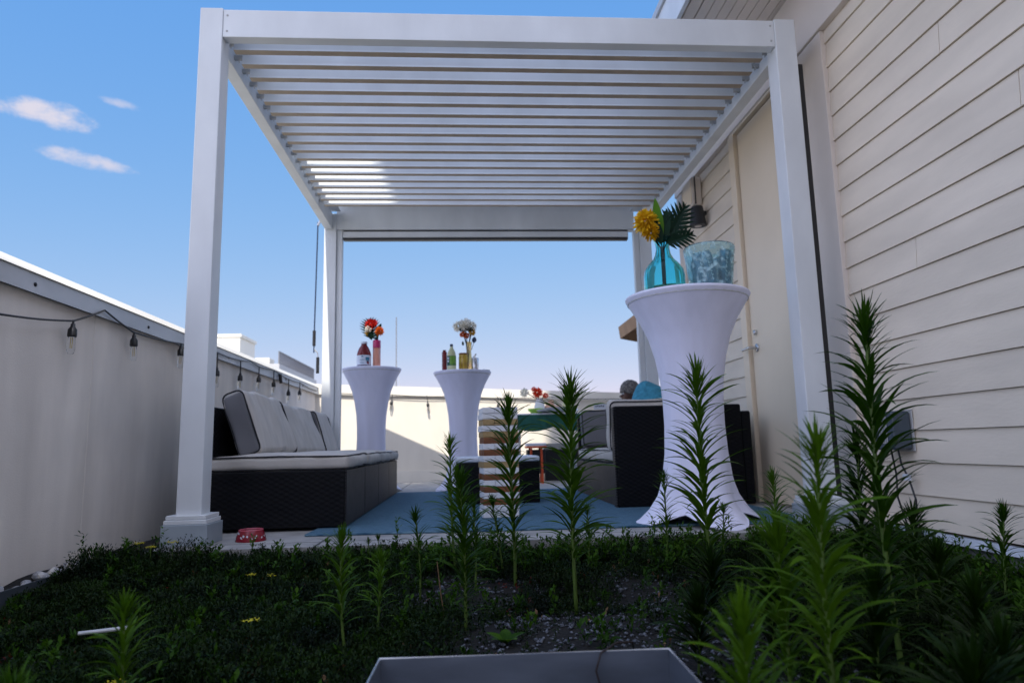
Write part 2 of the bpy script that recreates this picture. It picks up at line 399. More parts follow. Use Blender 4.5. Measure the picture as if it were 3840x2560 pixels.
# louvers: steep slats leaning back a little, with a turned-in lip below
M_LIP = mat('louver_lip_bounce_tan', (.40, .32, .235), rough=.6)  # tan paints warm bounce light into the louver undersides
NL = 18; xa, xb = XL + .112, XR - .112
for i in range(NL):
    y = 3.205 + .1285 * i; z = 2.366
    l = MB()
    prof = [(y, z), (y + .004, z + .012), (y + .016, z + .118), (y + .024, z + .126), (y + .032, z + .122), (y + .024, z + .10), (y + .020, z + .024), (y + .042, z + .012), (y + .042, z)]
    n = len(prof)
    l.add([(xa, *p) for p in prof] + [(xb, *p) for p in prof], [(k, (k + 1) % n, n + (k + 1) % n, n + k) for k in range(n - 1)] + [tuple(range(n - 1, -1, -1)), tuple(range(n, 2 * n))])
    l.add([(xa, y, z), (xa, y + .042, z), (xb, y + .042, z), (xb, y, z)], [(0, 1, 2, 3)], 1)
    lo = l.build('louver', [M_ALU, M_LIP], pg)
    for sx, x in ((1, xa), (-1, xb)):
        k = MB(); x0 = x - sx * .016
        k.box(min(x0, x0 + sx * .003), max(x0, x0 + sx * .003), y - .002, y + .012, z + .012, z + .085)
        k.box(min(x0 + sx * .0035, x0 + sx * .075), max(x0 + sx * .0035, x0 + sx * .075), y - .012, y - .006, z + .075, z + .088)
        k.box(min(x, x - sx * .045), max(x, x - sx * .045), y + .002, y + .022, z + .03, z + .05); k.build('pivot', M_ALUD, lo)
for sx in (XL + W + .02, XR - W - .02):
    for zz in (ZB + .03, ZT - .03):
        MB().lathe([(.005, 0), (.005, .0015), (.003, .003)], 10, mx=T(sx, Y0 + .0038, zz) @ RX(PI / 2)).build('screw', M_ALUD, pg)
# roll-down screen housing and side tracks
h = MB(); h.bbox(XL + W + .055, XR - W - .055, Y1 + .02, Y1 + .085, 2.283, 2.338, .006)
hz = h.build('screen_housing', M_ALU, pg)
MB().box(XL + W + .058, XR - W - .058, Y1 + .025, Y1 + .08, 2.262, 2.282).build('seal_strip', M_DARK, hz)
MB().box(XL + W + .058, XR - W - .058, Y1 + .03, Y1 + .08, 2.339, 2.351).build('seal_strip', M_DARK, hz)
for x in (XL + W + .001, XR - W - .006):
    t = MB().bbox(x, x + .05, Y1 + .025, Y1 + .08, .05, 2.35, .004).build('screen_track', M_ALU, pg)
t = MB(); t.bbox(XR + .006, XR + .034, Y0 + .02, Y0 + .09, .12, 2.27, .003); t.build('screen_track', M_DARK, pg)

# crank rod hanging at the back left post
cr = empty('crank_rod', (-1.262, 5.9, 1.3), 'thin dark crank rod with two black grips hanging beside the rear left pergola post', 'crank rod')
MB().tube([(0, 0, 1.09), (0, 0, 1.0), (-.012, 0, .1), (-.012, 0, -.06)], .006, 8).build('rod', M_NAVY, cr)
MB().tube([(0, 0, 1.06), (.02, 0, 1.10)], .011, 8).build('hook', M_STEEL, cr)
MB().tube([(-.012, 0, .13), (-.012, 0, .0)], .0135, 10).build('grip', M_DARK, cr)
MB().tube([(-.012, 0, 0.001), (-.010, 0, -.03), (.018, 0, -.06), (.022, 0, -.10)], .005, 8).build('elbow', M_STEEL, cr)
MB().tube([(.022, 0, -.099), (.022, 0, -.235)], .0135, 10).build('grip', M_DARK, cr)

# ------------------------------------------------------------------ clad building on the right
XW = 1.85
bd = empty('clad_building', (XW, 3, 0), 'cream lap-sided building with a flush door and deep boarded eaves', 'building')
def bpart(m, name, mt, par=None, sm=False):
    o = m.build(name, mt, par or bd, sm)
    if par is None: o.matrix_parent_inverse = Matrix.Translation((-XW, -3, 0))
    return o
core = MB(); core.box(XW + .02, XW + 6, -1.6, 5.53, -.4, 3.6); bpart(core, 'wall_core', M_TRIM)
def siding(y0, y1, seams=()):
    s = MB(); z = .0485; k = 0
    cuts = {kk: yy for kk, yy in seams}
    while z < 2.84:
        zt = min(z + .1305, 2.845)
        segs = [(y0, y1)]
        if k in cuts: segs = [(y0, cuts[k] - .0015), (cuts[k] + .0015, y1)]
        for a, c in segs:
            xo = XW - .004; xi = XW + .006
            p = [(xo, z + .008), (xi - .001, zt + .006), (XW + .019, zt + .006), (XW + .019, z + .008)]
            s.add([(q[0], a, q[1]) for q in p] + [(q[0], c, q[1]) for q in p], [(0, 1, 5, 4), (1, 2, 6, 5), (3, 0, 4, 7), (0, 3, 2, 1), (4, 5, 6, 7)])
        z += .1305; k += 1
    return s
bpart(siding(-1.5, 3.13, ((14, 2.35), (11, 2.02), (5, 1.2), (8, 2.62), (2, 1.7))), 'siding', M_SIDING)
bpart(siding(4.40, 5.42), 'siding', M_SIDING)
bpart(MB().box(XW + .0185, XW + .0195, -1.5, 3.13, .03, 2.84), 'gap_shade_sheet', mat('gap_shade_brown', (.10, .07, .045), rough=.9))  # dark sheet paints the shade inside the lap gaps
bpart(MB().box(XW + .0185, XW + .0195, 4.40, 5.42, .03, 2.84), 'gap_shade_sheet', bpy.data.materials['gap_shade_brown'])
bpart(MB().bbox(XW - .022, XW + .019, 3.131, 3.375, .03, 2.478, .003), 'trim_board', M_TRIM)
bpart(MB().bbox(XW - .022, XW + .019, 5.421, 5.55, .03, 2.478, .003), 'trim_board', M_TRIM)
bpart(MB().bbox(XW - .034, XW + .019, -1.5, 5.56, 2.48, 2.843, .003), 'frieze_board', M_TRIM)
so = MB()
for i in range(8):
    x = 1.36 + .062 * i; so.box(x, x + .057, -1.5, 5.6, 2.848, 2.862)
so.box(1.285, 1.350, -1.5, 5.6, 2.846, 2.862); so.box(1.26, 3.0, -1.5, 5.6, 2.8625, 2.90)
bpart(so, 'soffit', M_TRIM)
fa = MB(); fa.bbox(1.235, 1.2595, -1.5, 5.62, 2.815, 3.05, .003); bpart(fa, 'fascia_board', M_ALU)
rf = MB(); rf.box(1.22, 8, -1.52, 5.64, 3.0505, 3.10); bpart(rf, 'roof', M_COPING)
fl = MB(); fl.add([(XW - .006, -1.5, .046), (XW - .006, 3.13, .046), (XW - .030, 3.13, .018), (XW - .030, -1.5, .018), (XW + .019, -1.5, .046), (XW + .019, 3.13, .046), (XW + .019, 3.13, .018), (XW + .019, -1.5, .018)],
          [(0, 1, 2, 3), (4, 5, 1, 0), (3, 2, 6, 7), (1, 5, 6, 2), (0, 3, 7, 4)])
bpart(fl, 'base_flashing', M_FLASH)
bpart(MB().box(XW + .006, XW + .0195, -1.5, 3.13, -.35, .0175), 'foundation', M_CONC)
# door
dr = MB(); dr.bbox(XW - .004, XW + .019, 3.385, 4.270, ZD + .01, 2.450, .004); dro = bpart(dr, 'door', M_DOOR)
df = MB(); df.bbox(XW - .028, XW + .019, 4.285, 4.345, ZD, 2.477, .004); df.bbox(XW - .018, XW + .019, 4.3455, 4.395, ZD, 2.477, .004); df.bbox(XW - .028, XW + .019, 3.3755, 4.2845, 2.460, 2.478, .002)
bpart(df, 'door_frame', M_DOOR)
bpart(MB().box(XW + .0192, XW + .0198, 4.2705, 4.2845, ZD, 2.459), 'gap_shade_sheet', bpy.data.materials['gap_shade_brown'])  # dark strip paints the shade inside the door gap
hd = MB(); hd.lathe([(.027, 0), (.027, .006), (.022, .010)], 20, mx=T(XW - .0045, 4.195, .998) @ RY(-PI / 2))
hd.tube([(XW - .012, 4.195, .998), (XW - .055, 4.195, .998)], .009, 10); hd.tube([(XW - .055, 4.187, .998), (XW - .055, 4.31, .996)], .0085, 10)
ho = hd.build('handle', M_STEEL, dro)
lk = MB(); lk.lathe([(.017, 0), (.017, .014), (.012, .018)], 18, mx=T(XW - .0045, 4.195, 1.096) @ RY(-PI / 2)); lk.build('lock', M_STEEL, dro)

# wall lamp, junction box, outlet box on the siding
wl = empty('wall_lamp', (1.78, 4.93, 2.12), 'charcoal cone downlight fixed to the siding beyond the door', 'wall lamp')
MB().lathe([(.062, -.085), (.064, -.083), (.044, .062), (.038, .068)], 28).build('shade', M_LAMP, wl, True)
auto_smooth(bpy.data.objects['shade']); auto_smooth(ho); auto_smooth(bpy.data.objects['lock'])
MB().lathe([(.026, -.0885), (.026, -.0855)], 20).build('lens', mat('lamp_lens', (.55, .50, .46), rough=.3), wl)
MB().box(.02, .066, -.015, .015, .0, .03).build('arm', M_LAMP, wl)
jb = empty('junction_box', (1.80, 5.10, 2.33), 'cream square junction box mounted on the siding above the cone lamp', 'junction box')
MB().bbox(-.03, .045, -.115, .115, -.10, .12, .008).build('body', M_TRIM, jb)
k = MB().bbox(-.036, -.0305, -.10, .10, -.085, .105, .002).build('cover', M_DOOR, jb)
MB().box(-.012, -.006, -.1275, -.1155, -.10, .12).build('gasket', M_DARK, jb)
MB().tube([(0, .06, -.101), (0, .06, -.15), (.03, .05, -.19)], .008, 8).build('conduit', M_TRIM, jb)
ob = empty('outlet_box', (1.80, 2.82, .45), 'grey weatherproof outlet cover on the siding behind the tall weed', 'outlet cover')
MB().bbox(-.045, .040, -.066, .066, -.082, .078, .012).build('cover', mat('smoky_cover', (.05, .07, .09), rough=.25), ob)
MB().bbox(.0402, .046, -.072, .072, -.088, .084, .002).build('back_plate', M_ALUD, ob)
rb2 = MB()
for k in range(5): rb2.box(-.0475, -.0455, -.03 + .012 * k, -.024 + .012 * k, -.055, .06)
rb2.build('ribbed_panel', M_ALUD, ob)
cb = empty('power_cord', (1.80, 2.85, .37), 'black power cord hanging from the outlet cover to the soil', 'cord')
MB().tube([(0, .0, .015), (.02, .01, -.1), (.01, .0, -.2), (.03, -.01, -.3), (.02, .0, -.40)], .004, 6).build('cable', M_DARK, cb)
MB().tube([(0, -.05, .01), (.005, -.055, -.06), (.015, -.08, -.12), (.015, -.11, -.20), (.02, -.10, -.28), (.02, -.14, -.40)], .004, 6).build('cable', M_DARK, cb)
MB().box(.0, .012, -.1, -.062, -.125, -.10).build('tag', M_LABEL, cb)

# ------------------------------------------------------------------ left parapet
XP = -1.62
pw = empty('parapet_wall', (XP, 0, 0), 'long stained stucco parapet along the left side with grey metal coping', 'parapet wall')
def ppart(m, name, mt):
    o = m.build(name, mt, pw); o.matrix_parent_inverse = Matrix.Translation((-XP, 0, 0)); return o
w = MB(); ys = [-1.6, 3.105, 5.4, 7.66]
for a, c in zip(ys[:-1], ys[1:]): w.bbox(XP - .24, XP, a + .001, c - .001, -.4, 1.03, .0025)
ppart(w, 'wall', M_STUCCO)
c = MB(); c.add([(XP + .03, -1.6, 1.022), (XP + .03, 7.75, 1.022), (XP + .026, 7.75, 1.096), (XP + .026, -1.6, 1.096), (XP - .1, -1.6, 1.0305), (XP - .1, 7.75, 1.0305), (XP + .004, 7.75, 1.0305), (XP + .004, -1.6, 1.0305)],
              [(0, 1, 2, 3), (7, 6, 1, 0)])
c.box(XP - .27, XP + .0255, -1.6, 7.75, 1.032, 1.0955)
co = ppart(c, 'coping', M_COPING)
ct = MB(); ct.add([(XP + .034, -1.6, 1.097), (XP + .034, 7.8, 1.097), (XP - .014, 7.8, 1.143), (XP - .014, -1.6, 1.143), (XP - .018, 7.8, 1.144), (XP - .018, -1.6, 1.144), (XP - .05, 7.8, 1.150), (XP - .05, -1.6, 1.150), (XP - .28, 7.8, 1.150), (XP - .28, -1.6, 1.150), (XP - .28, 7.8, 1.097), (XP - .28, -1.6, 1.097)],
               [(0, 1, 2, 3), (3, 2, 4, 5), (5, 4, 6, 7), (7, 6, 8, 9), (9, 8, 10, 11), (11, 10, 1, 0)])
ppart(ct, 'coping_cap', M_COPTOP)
for y in (2.62, 3.55, 4.75, 6.25, 6.9): 
    s_ = MB().lathe([(.008, 0), (.008, .003), (.004, .006)], 8, mx=T(XP + .0285, y, 1.055) @ RY(PI / 2)); s_.build('screw', M_DARK, co).matrix_parent_inverse = Matrix.Translation((-XP, 0, 0)) @ Matrix.Translation((XP, 0, 0))
# rear parapet (turned away a little)
WA = math.atan(.45); wo = (-1.62, 7.631)
def WP(s, off, z): return (wo[0] + s * math.cos(WA) + off * math.sin(WA), wo[1] + s * math.sin(WA) - off * math.cos(WA), z)
rp = empty('parapet_wall', (wo[0], wo[1], 0), 'cream rear parapet across the end of the terrace, mostly in sunlight', 'parapet wall', rz=WA)
w = MB(); 
w.add([(-.1, 0, -.1), (9, 0, -.1), (9, 0, .97), (-.1, 0, 1.03), (-.1, .25, -.1), (9, .25, -.1), (9, .25, .97), (-.1, .25, 1.03)], [(0, 1, 2, 3), (5, 4, 7, 6), (3, 2, 6, 7), (4, 0, 3, 7), (1, 5, 6, 2)])
w.build('wall', M_STUCCO2, rp)
c = MB(); c.add([(-.1, -.03, 1.025), (9, -.03, .965), (9, -.03, 1.075), (-.1, -.03, 1.135), (-.1, .28, 1.025), (9, .28, .965), (9, .28, 1.075), (-.1, .28, 1.135)], [(0, 1, 2, 3), (5, 4, 7, 6), (3, 2, 6, 7), (4, 0, 3, 7), (1, 5, 6, 2), (4, 5, 1, 0)])
c.build('coping', M_COPTOP, rp)
MB().box(-.05, 9, -.014, -.001, ZD, .17).build('base_board', M_COPTOP, rp)

# ------------------------------------------------------------------ string lights
def string_light(name, label, path, sockets, seed, tilt=()):
    o = empty(name, (0, 0, 0), label, 'string lights')
    pts = []
    P = [Vector(p) for p in path]
    for i in range(len(P) - 1):
        for t in range(6):
            pts.append(P[i].lerp(P[i + 1], t / 6) - Vector((0, 0, .012 * math.sin(PI * t / 6) * (P[i + 1] - P[i]).length)))
    pts.append(P[-1])
    MB().tube(pts, .0042, 6).build('cable', M_DARK, o)
    for (p, drop, ax, az) in sockets:
        mx = T(*p) @ RX(ax) @ RY(az)
        s_ = MB(); s_.tube([mx @ Vector((0, 0, .004)), mx @ Vector((0, 0, -drop - .02))], .0045, 6)
        s_.lathe([(.007, -.022 - drop), (.0075, -.012 - drop)][::1], 12, mx=mx)
        s_.lathe([(.016, -.066 - drop), (.0175, -.06 - drop), (.0165, -.036 - drop), (.009, -.024 - drop), (.008, -.012 - drop)], 14, mx=mx)
        so_ = s_.build('socket', M_DARK, o, True)
        bb = MB(); bb.lathe([(.004, -.137 - drop), (.010, -.134 - drop), (.0145, -.122 - drop), (.0145, -.09 - drop), (.012, -.0665 - drop)], 14, mx=mx)
        bb.build('bulb', M_BULB, so_, True)
        MB().tube([mx @ Vector((.003, 0, -.068 - drop)), mx @ Vector((.003, 0, -.112 - drop)), mx @ Vector((-.003, 0, -.112 - drop)), mx @ Vector((-.003, 0, -.068 - drop))], .0012, 5).build('filament', M_AMBER, so_)
    return o
xs = XP + .04
path = [(xs, 1.2, .90), (xs, 2.43, .905), (xs, 2.865, .962), (xs, 3.10, 1.053), (xs, 3.375, 1.0), (xs, 3.93, 1.028), (xs, 4.5, 1.055), (xs, 4.96, 1.062), (xs, 5.2, 1.085), (xs, 5.42, 1.07), (xs, 5.81, 1.09), (xs, 6.0, 1.075), (xs, 6.31, 1.06), (xs, 6.73, 1.07), (xs, 7.5, 1.05)]
sk = [((xs, 2.865, .962), 0., 0., .02), ((xs, 3.38, .999), 0., .18, .05), ((xs, 3.93, 1.026), 0., .04, 0.)] + [((xs, y, z), d, a, .0) for y, z, d, a in ((4.505, 1.055, .085, 0.), (4.965, 1.06, .075, .02), (5.41, 1.07, .055, -.03), (5.82, 1.085, .07, .04), (6.312, 1.06, .08, 0.), (6.735, 1.07, .055, -.02))]
sl = string_light('string_light', 'black cable of bare glass bulbs sagging along the left parapet', path, sk, 1)
MB().tube([(xs + .004, 6.0, 1.075), (xs + .006, 6.03, 1.0)], .014, 10).build('connector', M_DARK, sl)
pb = [WP(.1, .045, 1.045), WP(.8, .045, 1.03), WP(1.6, .045, 1.02), WP(3., .045, 1.03), WP(4.0, .045, 1.02), WP(6.0, .045, 1.02)]
sb = [((*WP(.85, .05, 0)[:2], 1.03), .05, 0, .1), ((*WP(1.27, .05, 0)[:2], 1.022), .06, 0, -.1), ((*WP(3.28, .05, 0)[:2], 1.02), .07, 0, 0), ((*WP(2.2, .05, 0)[:2], 1.02), .06, 0, 0)]
string_light('string_light', 'black cable of bulbs strung along the cream rear parapet', pb, sb, 2)

# ------------------------------------------------------------------ rug
b = MB(); b.rbox((2.35, 2.85, .011), .004, 6, 0, T(.50, 4.62, ZD + .0062) @ RZ(-.035))
tag(b.build('rug', M_RUG), 'large blue woven rug spread on the deck between the two wicker sofas', 'rug')

# ------------------------------------------------------------------ sofas
def cushion_mesh(size, mx, puff=(0, 0, 0), r=.03, wob=.006, n=8):
    b = MB(); b.rbox(size, r, n, 0, mx, puff, 3, wob); return b
def piping(size, mx, axis, r=.0045, corner=.03, out=.0):
    """two dark corded loops round the large faces"""
    out_l = []
    ax = [i for i in range(3) if i != axis]
    h0, h1, ha = size[ax[0]] / 2 - .004, size[ax[1]] / 2 - .004, size[axis] / 2 - .008
    for s in (-1, 1):
        b = MB(); pts = []
        for cx, cy, a0 in ((1, 1, 0), (-1, 1, 90), (-1, -1, 180), (1, -1, 270)):
            for k in range(4):
                a = R(a0 + 30 * k); p = [0, 0, 0]
                p[ax[0]] = cx * (h0 - corner) + corner * math.cos(a); p[ax[1]] = cy * (h1 - corner) + corner * math.sin(a); p[axis] = s * ha
                pts.append(p)
        dense = []
        for i in range(len(pts)):
            A, B = Vector(pts[i]), Vector(pts[(i + 1) % len(pts)])
            m = max(1, int((B - A).length / .06))
            for t in range(m): dense.append(A.lerp(B, t / m))
        dd = []
        for p in dense:
            w_ = mnoise.noise_vector(p * 9) * .004
            dd.append(mx @ (p + w_))
        b.tube(dd, r, 6, closed=True); out_l.append(b)
    class PP:
        def build(self, *a):
            for q in out_l: q.build(*a)
    return PP()
ls = empty('wicker_sofa', (-.9, 4.7, ZD), 'long black wicker sofa with four grey seat cushions beside the left parapet', 'sofa')
def child(m, name, mt, root, par=None, sm=False):
    o = m.build(name, mt, par or root, sm)
    if par is None: o.matrix_parent_inverse = Matrix.Translation(-root.location)
    return o
def kid(m, name, mt, par, root, sm=False):
    o = m.build(name, mt, par, sm); return o
ba = MB()
for i in range(4): ba.bbox(-1.235, -.586, 3.462 + .6255 * i, 3.462 + .6255 * i + .6235, ZD + .015, .326, .006)
child(ba, 'base', M_WICK, ls)
fr = MB()
for i in range(4): fr.bbox(-.5855, -.578, 3.466 + .6255 * i, 3.462 + .6255 * i + .6195, ZD + .018, .324, .003)
child(fr, 'front_panel', M_WICKF, ls)
child(MB().bbox(-1.30, -1.236, 3.462, 5.965, ZD + .015, .645, .008), 'back_panel', M_WICK, ls)
for i in range(4):
    sz = (.672, .612, .076); mx = T(-.905, 3.775 + .6255 * i, .366) @ RZ(random.uniform(-.012, .012)) @ RX(random.uniform(-.01, .01))
    cu = child(cushion_mesh(sz, mx, (0.022, 0.003, .012), .026, .009, 10), 'seat_cushion', M_CUSH, ls, sm=True)
    piping((sz[0] + .004, sz[1] + .004, sz[2]), mx, 2).build('piping', M_PIPE, cu)
for i, (y0, y1, ln, rz, dz) in enumerate(((3.575, 4.40, R(19), .02, 0.), (4.41, 5.15, R(21), -.03, -.015), (5.21, 5.90, R(17), .06, -.022))):
    sz = (.115, y1 - y0, .335); mx = T(-1.135, (y0 + y1) / 2, .565 + dz) @ RZ(rz) @ RY(-ln)
    cu = child(cushion_mesh(sz, mx, (.008, .0, .008), .026, .014, 12), 'back_cushion', M_CUSH, ls, sm=True)
    piping(sz, mx, 1).build('piping', M_PIPE, cu)
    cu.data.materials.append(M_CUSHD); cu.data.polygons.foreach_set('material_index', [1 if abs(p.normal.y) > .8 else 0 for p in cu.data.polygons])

rs = empty('wicker_sofa', (1.26, 4.85, ZD), 'black wicker sofa with high end panels beside the building, partly behind the near table', 'sofa')
child(MB().bbox(.885, 1.66, 4.075, 4.145, ZD + .01, .642, .012), 'end_panel', M_WICK, rs)
child(MB().bbox(.878, .8845, 4.078, 4.142, ZD + .01, .635, .002), 'edge_strip', M_WICKF, rs)
child(MB().bbox(.905, 1.66, 4.146, 5.62, ZD + .01, .30, .006), 'base', M_WICK, rs)
child(MB().bbox(.896, .9045, 4.15, 5.61, ZD + .012, .298, .003), 'front_panel', M_WICKF, rs)
child(MB().bbox(.92, 1.66, 5.622, 5.69, ZD + .01, .642, .012), 'end_panel', M_WICK, rs)
child(MB().bbox(1.661, 1.72, 4.08, 5.69, ZD + .01, .60, .012), 'back_panel', M_WICK, rs)
for i in range(2):
    sz = (.73, .72, .085); mx = T(1.275, 4.515 + .727 * i, .343)
    cu = child(cushion_mesh(sz, mx, (0.01, 0, .010), .028, .006), 'seat_cushion', M_CUSH, rs, sm=True); piping(sz, mx, 2).build('piping', M_PIPE, cu)
sz = (.70, .125, .31); mx = T(1.225, 4.222, .528) @ RX(R(6))
cu = child(cushion_mesh(sz, mx, (0, .02, .01), .035, .012, 9), 'back_cushion', M_CUSH, rs, sm=True); piping(sz, mx, 1).build('piping', M_PIPE, cu)
sz = (.62, .12, .29); mx = T(1.24, 5.53, .54) @ RX(R(-8))
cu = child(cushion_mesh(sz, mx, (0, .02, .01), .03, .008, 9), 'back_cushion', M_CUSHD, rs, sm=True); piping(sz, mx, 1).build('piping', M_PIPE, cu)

pl = MB(); pl.rbox((.34, .12, .34), .05, 8, 0, T(1.235, 4.42, .615) @ RZ(.1) @ RX(R(-12)) @ RY(R(24)), (0, .05, 0), 3, .012)
tag(pl.build('throw_pillow', M_BLUEP, smooth=True), 'shaggy blue throw pillow propped on the sofa behind the near table', 'pillow')

ot = empty('wicker_ottoman', (.21, 4.86, ZD), 'dark wicker ottoman with a pale top behind the block tower', 'ottoman')
child(MB().bbox(-.065, .485, 4.60, 5.12, ZD + .01, .318, .010), 'base', M_WICK, ot)
child(cushion_mesh((.556, .526, .034), T(.21, 4.86, .3365), (0, 0, .003), .012, .002, 4), 'top_cushion', M_LABEL, ot, sm=True)

# ------------------------------------------------------------------ tumbling block tower
ords = ['bottom', 'second', 'third', 'fourth', 'fifth', 'sixth', 'seventh', 'eighth', 'ninth', 'tenth', 'eleventh', 'twelfth', 'thirteenth', 'fourteenth', 'fifteenth', 'sixteenth', 'seventeenth', 'top']
cols = 'WWOWOBWBWOWBWBWBWW'[::-1]
bm_ = {'W': (M_WHITE, 'white painted'), 'O': (M_OCHRE, 'bare ochre'), 'B': (M_WOOD, 'brown stained')}
bmesh_cache = {}
TX = T(.178, 3.805, ZD + .0125) @ RZ(R(6))
for i, cc in enumerate(cols):
    for j in range(3):
        along_x = i % 2 == 0
        me = bmesh_cache.get(cc)
        if me is None:
            o = MB().bbox(-.095, .095, -.031, .031, 0, .0312, .0025).build('wooden_block', bm_[cc][0]); bmesh_cache[cc] = o.data
        else:
            o = bpy.data.objects.new('wooden_block', me); COL.objects.link(o)
        off = (j - 1) * .0634; jit = random.uniform(-.004, .004)
        o.matrix_world = TX @ (T(jit, off, i * .0320) if along_x else T(off, jit, i * .0320) @ RZ(PI / 2))
        where = (('front', 'middle', 'rear') if along_x else ('left', 'middle', 'right'))[j]
        lay = ords[i] + (' layer' if i in (0, 17) else ' layer from the bottom')
        tag(o, f'{bm_[cc][1]} wooden block, {where} of the {lay} of the block tower', 'wooden block', 'blocks of the tumbling tower')

# ------------------------------------------------------------------ cocktail tables with stretch covers
def cocktail(x, y, ztop, rt, rot, label):
    H = ztop - ZD; r = rt
    o = empty('cocktail_table', (x, y, ZD), label, 'cocktail table', 'cocktail tables in white stretch covers', rot)
    pr = [(0.93, 0), (.86, .02), (.74, .06), (.62, .12), (.54, .2), (.49, .3), (.47, .42), (.475, .52), (.50, .62), (.56, .72), (.65, .81), (.78, .89), (.91, .95), (.985, .982), (1.0, .990), (1.0, .996), (.985, 1.0)]
    prof = []
    for i in range(len(pr) - 1):
        for t in range(3):
            a = t / 3; prof.append(((pr[i][0] + (pr[i + 1][0] - pr[i][0]) * a) * r, (pr[i][1] + (pr[i + 1][1] - pr[i][1]) * a) * H))
    prof.append((pr[-1][0] * r, H)); prof.append((.5 * r, H + .001)); prof.append((.01, H + .001))
    def rf(rr, z, a):
        t = z / H; lob = abs(math.cos(2 * a)); k = max(0, 1 - t / .30) ** 1.5
        f = 1 + k * (.16 * lob ** 3 - .30 * (1 - lob))
        zz = z + max(0, 1 - t / .10) * .055 * (1 - lob ** 1.5)
        fold = (.008 * math.sin(a * 9 + 3 * t) + .006 * math.sin(a * 23 - 5 * t + 1)) * max(0, min(1, (1 - t) * 3)) * (1 if t < .95 else 0)
        return rr * f * (1 + fold), zz
    b = MB(); b.lathe(prof, 64, rfun=rf, cap=False); cv = b.build('cover', M_SPANDEX, o, True)
    hem = MB(); 
    pts = [(rf(prof[0][0] * 1.003, 0, 2 * PI * k / 64)[0] * math.cos(2 * PI * k / 64), rf(prof[0][0] * 1.003, 0, 2 * PI * k / 64)[0] * math.sin(2 * PI * k / 64), rf(prof[0][0], 0, 2 * PI * k / 64)[1]) for k in range(64)]
    hem.tube(pts, .003, 6, closed=True); hem.build('hem', M_SPANDEX, cv)
    MB().lathe([(r * .97, H - .032), (r * .97, H - .003)], 40).build('table_top', M_ALUD, o)
    MB().tube([(0, 0, .02), (0, 0, H - .034)], .028, 12).build('pole', M_STEEL, o)
    for k in range(4):
        a = PI / 2 * k; MB().tube([(0, 0, .03), (r * .9 * math.cos(a), r * .9 * math.sin(a), .014)], .013, 8).build('foot', M_STEEL, o)
    return o
cocktail(1.108, 3.30, 1.135, .302, R(8), 'nearest and largest white-covered cocktail table, in front of the building door')
cocktail(-.86, 6.45, 1.158, .272, R(20), 'white-covered cocktail table holding the red bottle, behind the left sofa')
cocktail(-.02, 6.42, 1.112, .268, R(38), 'white-covered cocktail table holding the green-labelled soda bottle, in the middle')

# ------------------------------------------------------------------ flowers
def petals(b, c, r, n, plen, pw, seed, flat=.3, mi=0, up=Vector((0, 0, 1))):
    """pompon of n strap petals round centre c"""
    rg = random.Random(seed)
    for i in range(n):
        z = 1 - 2 * (i + .5) / n; ph = i * 2.399963 + rg.uniform(-.2, .2); s = math.sqrt(max(0, 1 - z * z))
        d = Vector((s * math.cos(ph), s * math.sin(ph), z)); d = (d + Vector((rg.uniform(-.2, .2), rg.uniform(-.2, .2), rg.uniform(-.2, .2)))).normalized()
        t = d.orthogonal().normalized(); t.rotate(Matrix.Rotation(rg.uniform(0, 6.28), 3, d)); L = plen * rg.uniform(.75, 1.15)
        p0 = c + d * r * .35; p1 = c + d * (r * .35 + L * .6); p2 = c + d * (r * .35 + L) + Vector((0, 0, -.12 * L))
        n2 = d.cross(t) * pw * .35
        b.add([p0 - t * pw * .3, p0 + t * pw * .3, p1 - t * pw * .5 + n2, p1 + t * pw * .5 + n2, p2 - t * pw * .18, p2 + t * pw * .18], [(0, 1, 3, 2), (2, 3, 5, 4)], mi)
def pom(name, c, r, mt, par, n=150, pw=None, seed=1):
    b = MB(); petals(b, Vector(c), r, n, r * .7, pw or r * .28, seed)
    return b.build(name, mt, par)
def leaf_blade(b, base, d, up, L, Wd, n=8, fold=.2, curve=0.):
    base = Vector(base); d = Vector(d).normalized(); s = d.cross(Vector(up)).normalized(); u = s.cross(d)
    V = []; F = []
    for i in range(n + 1):
        t = i / n; w = Wd * (math.sin(PI * min(1, t * .97 + .03)) ** .75) * (1 - .25 * t)
        p = base + d * L * t + u * (-curve * L * t * t)
        V += [p - s * w / 2 + u * fold * w * .5, p, p + s * w / 2 + u * fold * w * .5]
    for i in range(n):
        a = i * 3; F += [(a, a + 1, a + 4, a + 3), (a + 1, a + 2, a + 5, a + 4)]
    b.add(V, F)
def frond(b, base, d, up, L, Wd, n=9, gap=.24, side=(1, -1)):
    """deeply cut leaf: midrib with separate curved fingers either side"""
    base = Vector(base); d = Vector(d).normalized(); s = d.cross(Vector(up)).normalized(); u = s.cross(d)
    for i in range(n):
        t = (i + .6) / n; p = base + d * L * t * .9; w = Wd * math.sin(PI * (.18 + .78 * t)) ** .8
        for sg in side:
            dirn = (s * sg * 1. + d * (.35 + .5 * t)).normalized(); q = p + dirn * w * .55; h = L / n * (1 - gap) * .62; side2 = d * h
            b.add([p - side2, p + side2, q + side2 * .95 + u * .01, q - side2 * .95 + u * .01, p + dirn * w + d * .01], [(0, 1, 2, 3), (3, 2, 4)])
    b.add([base - s * Wd * .1, base + s * Wd * .1, base + d * L * .55 + s * Wd * .16, base + d * L - s * .002, base + d * L * .55 - s * Wd * .16], [(0, 1, 2, 3, 4)])

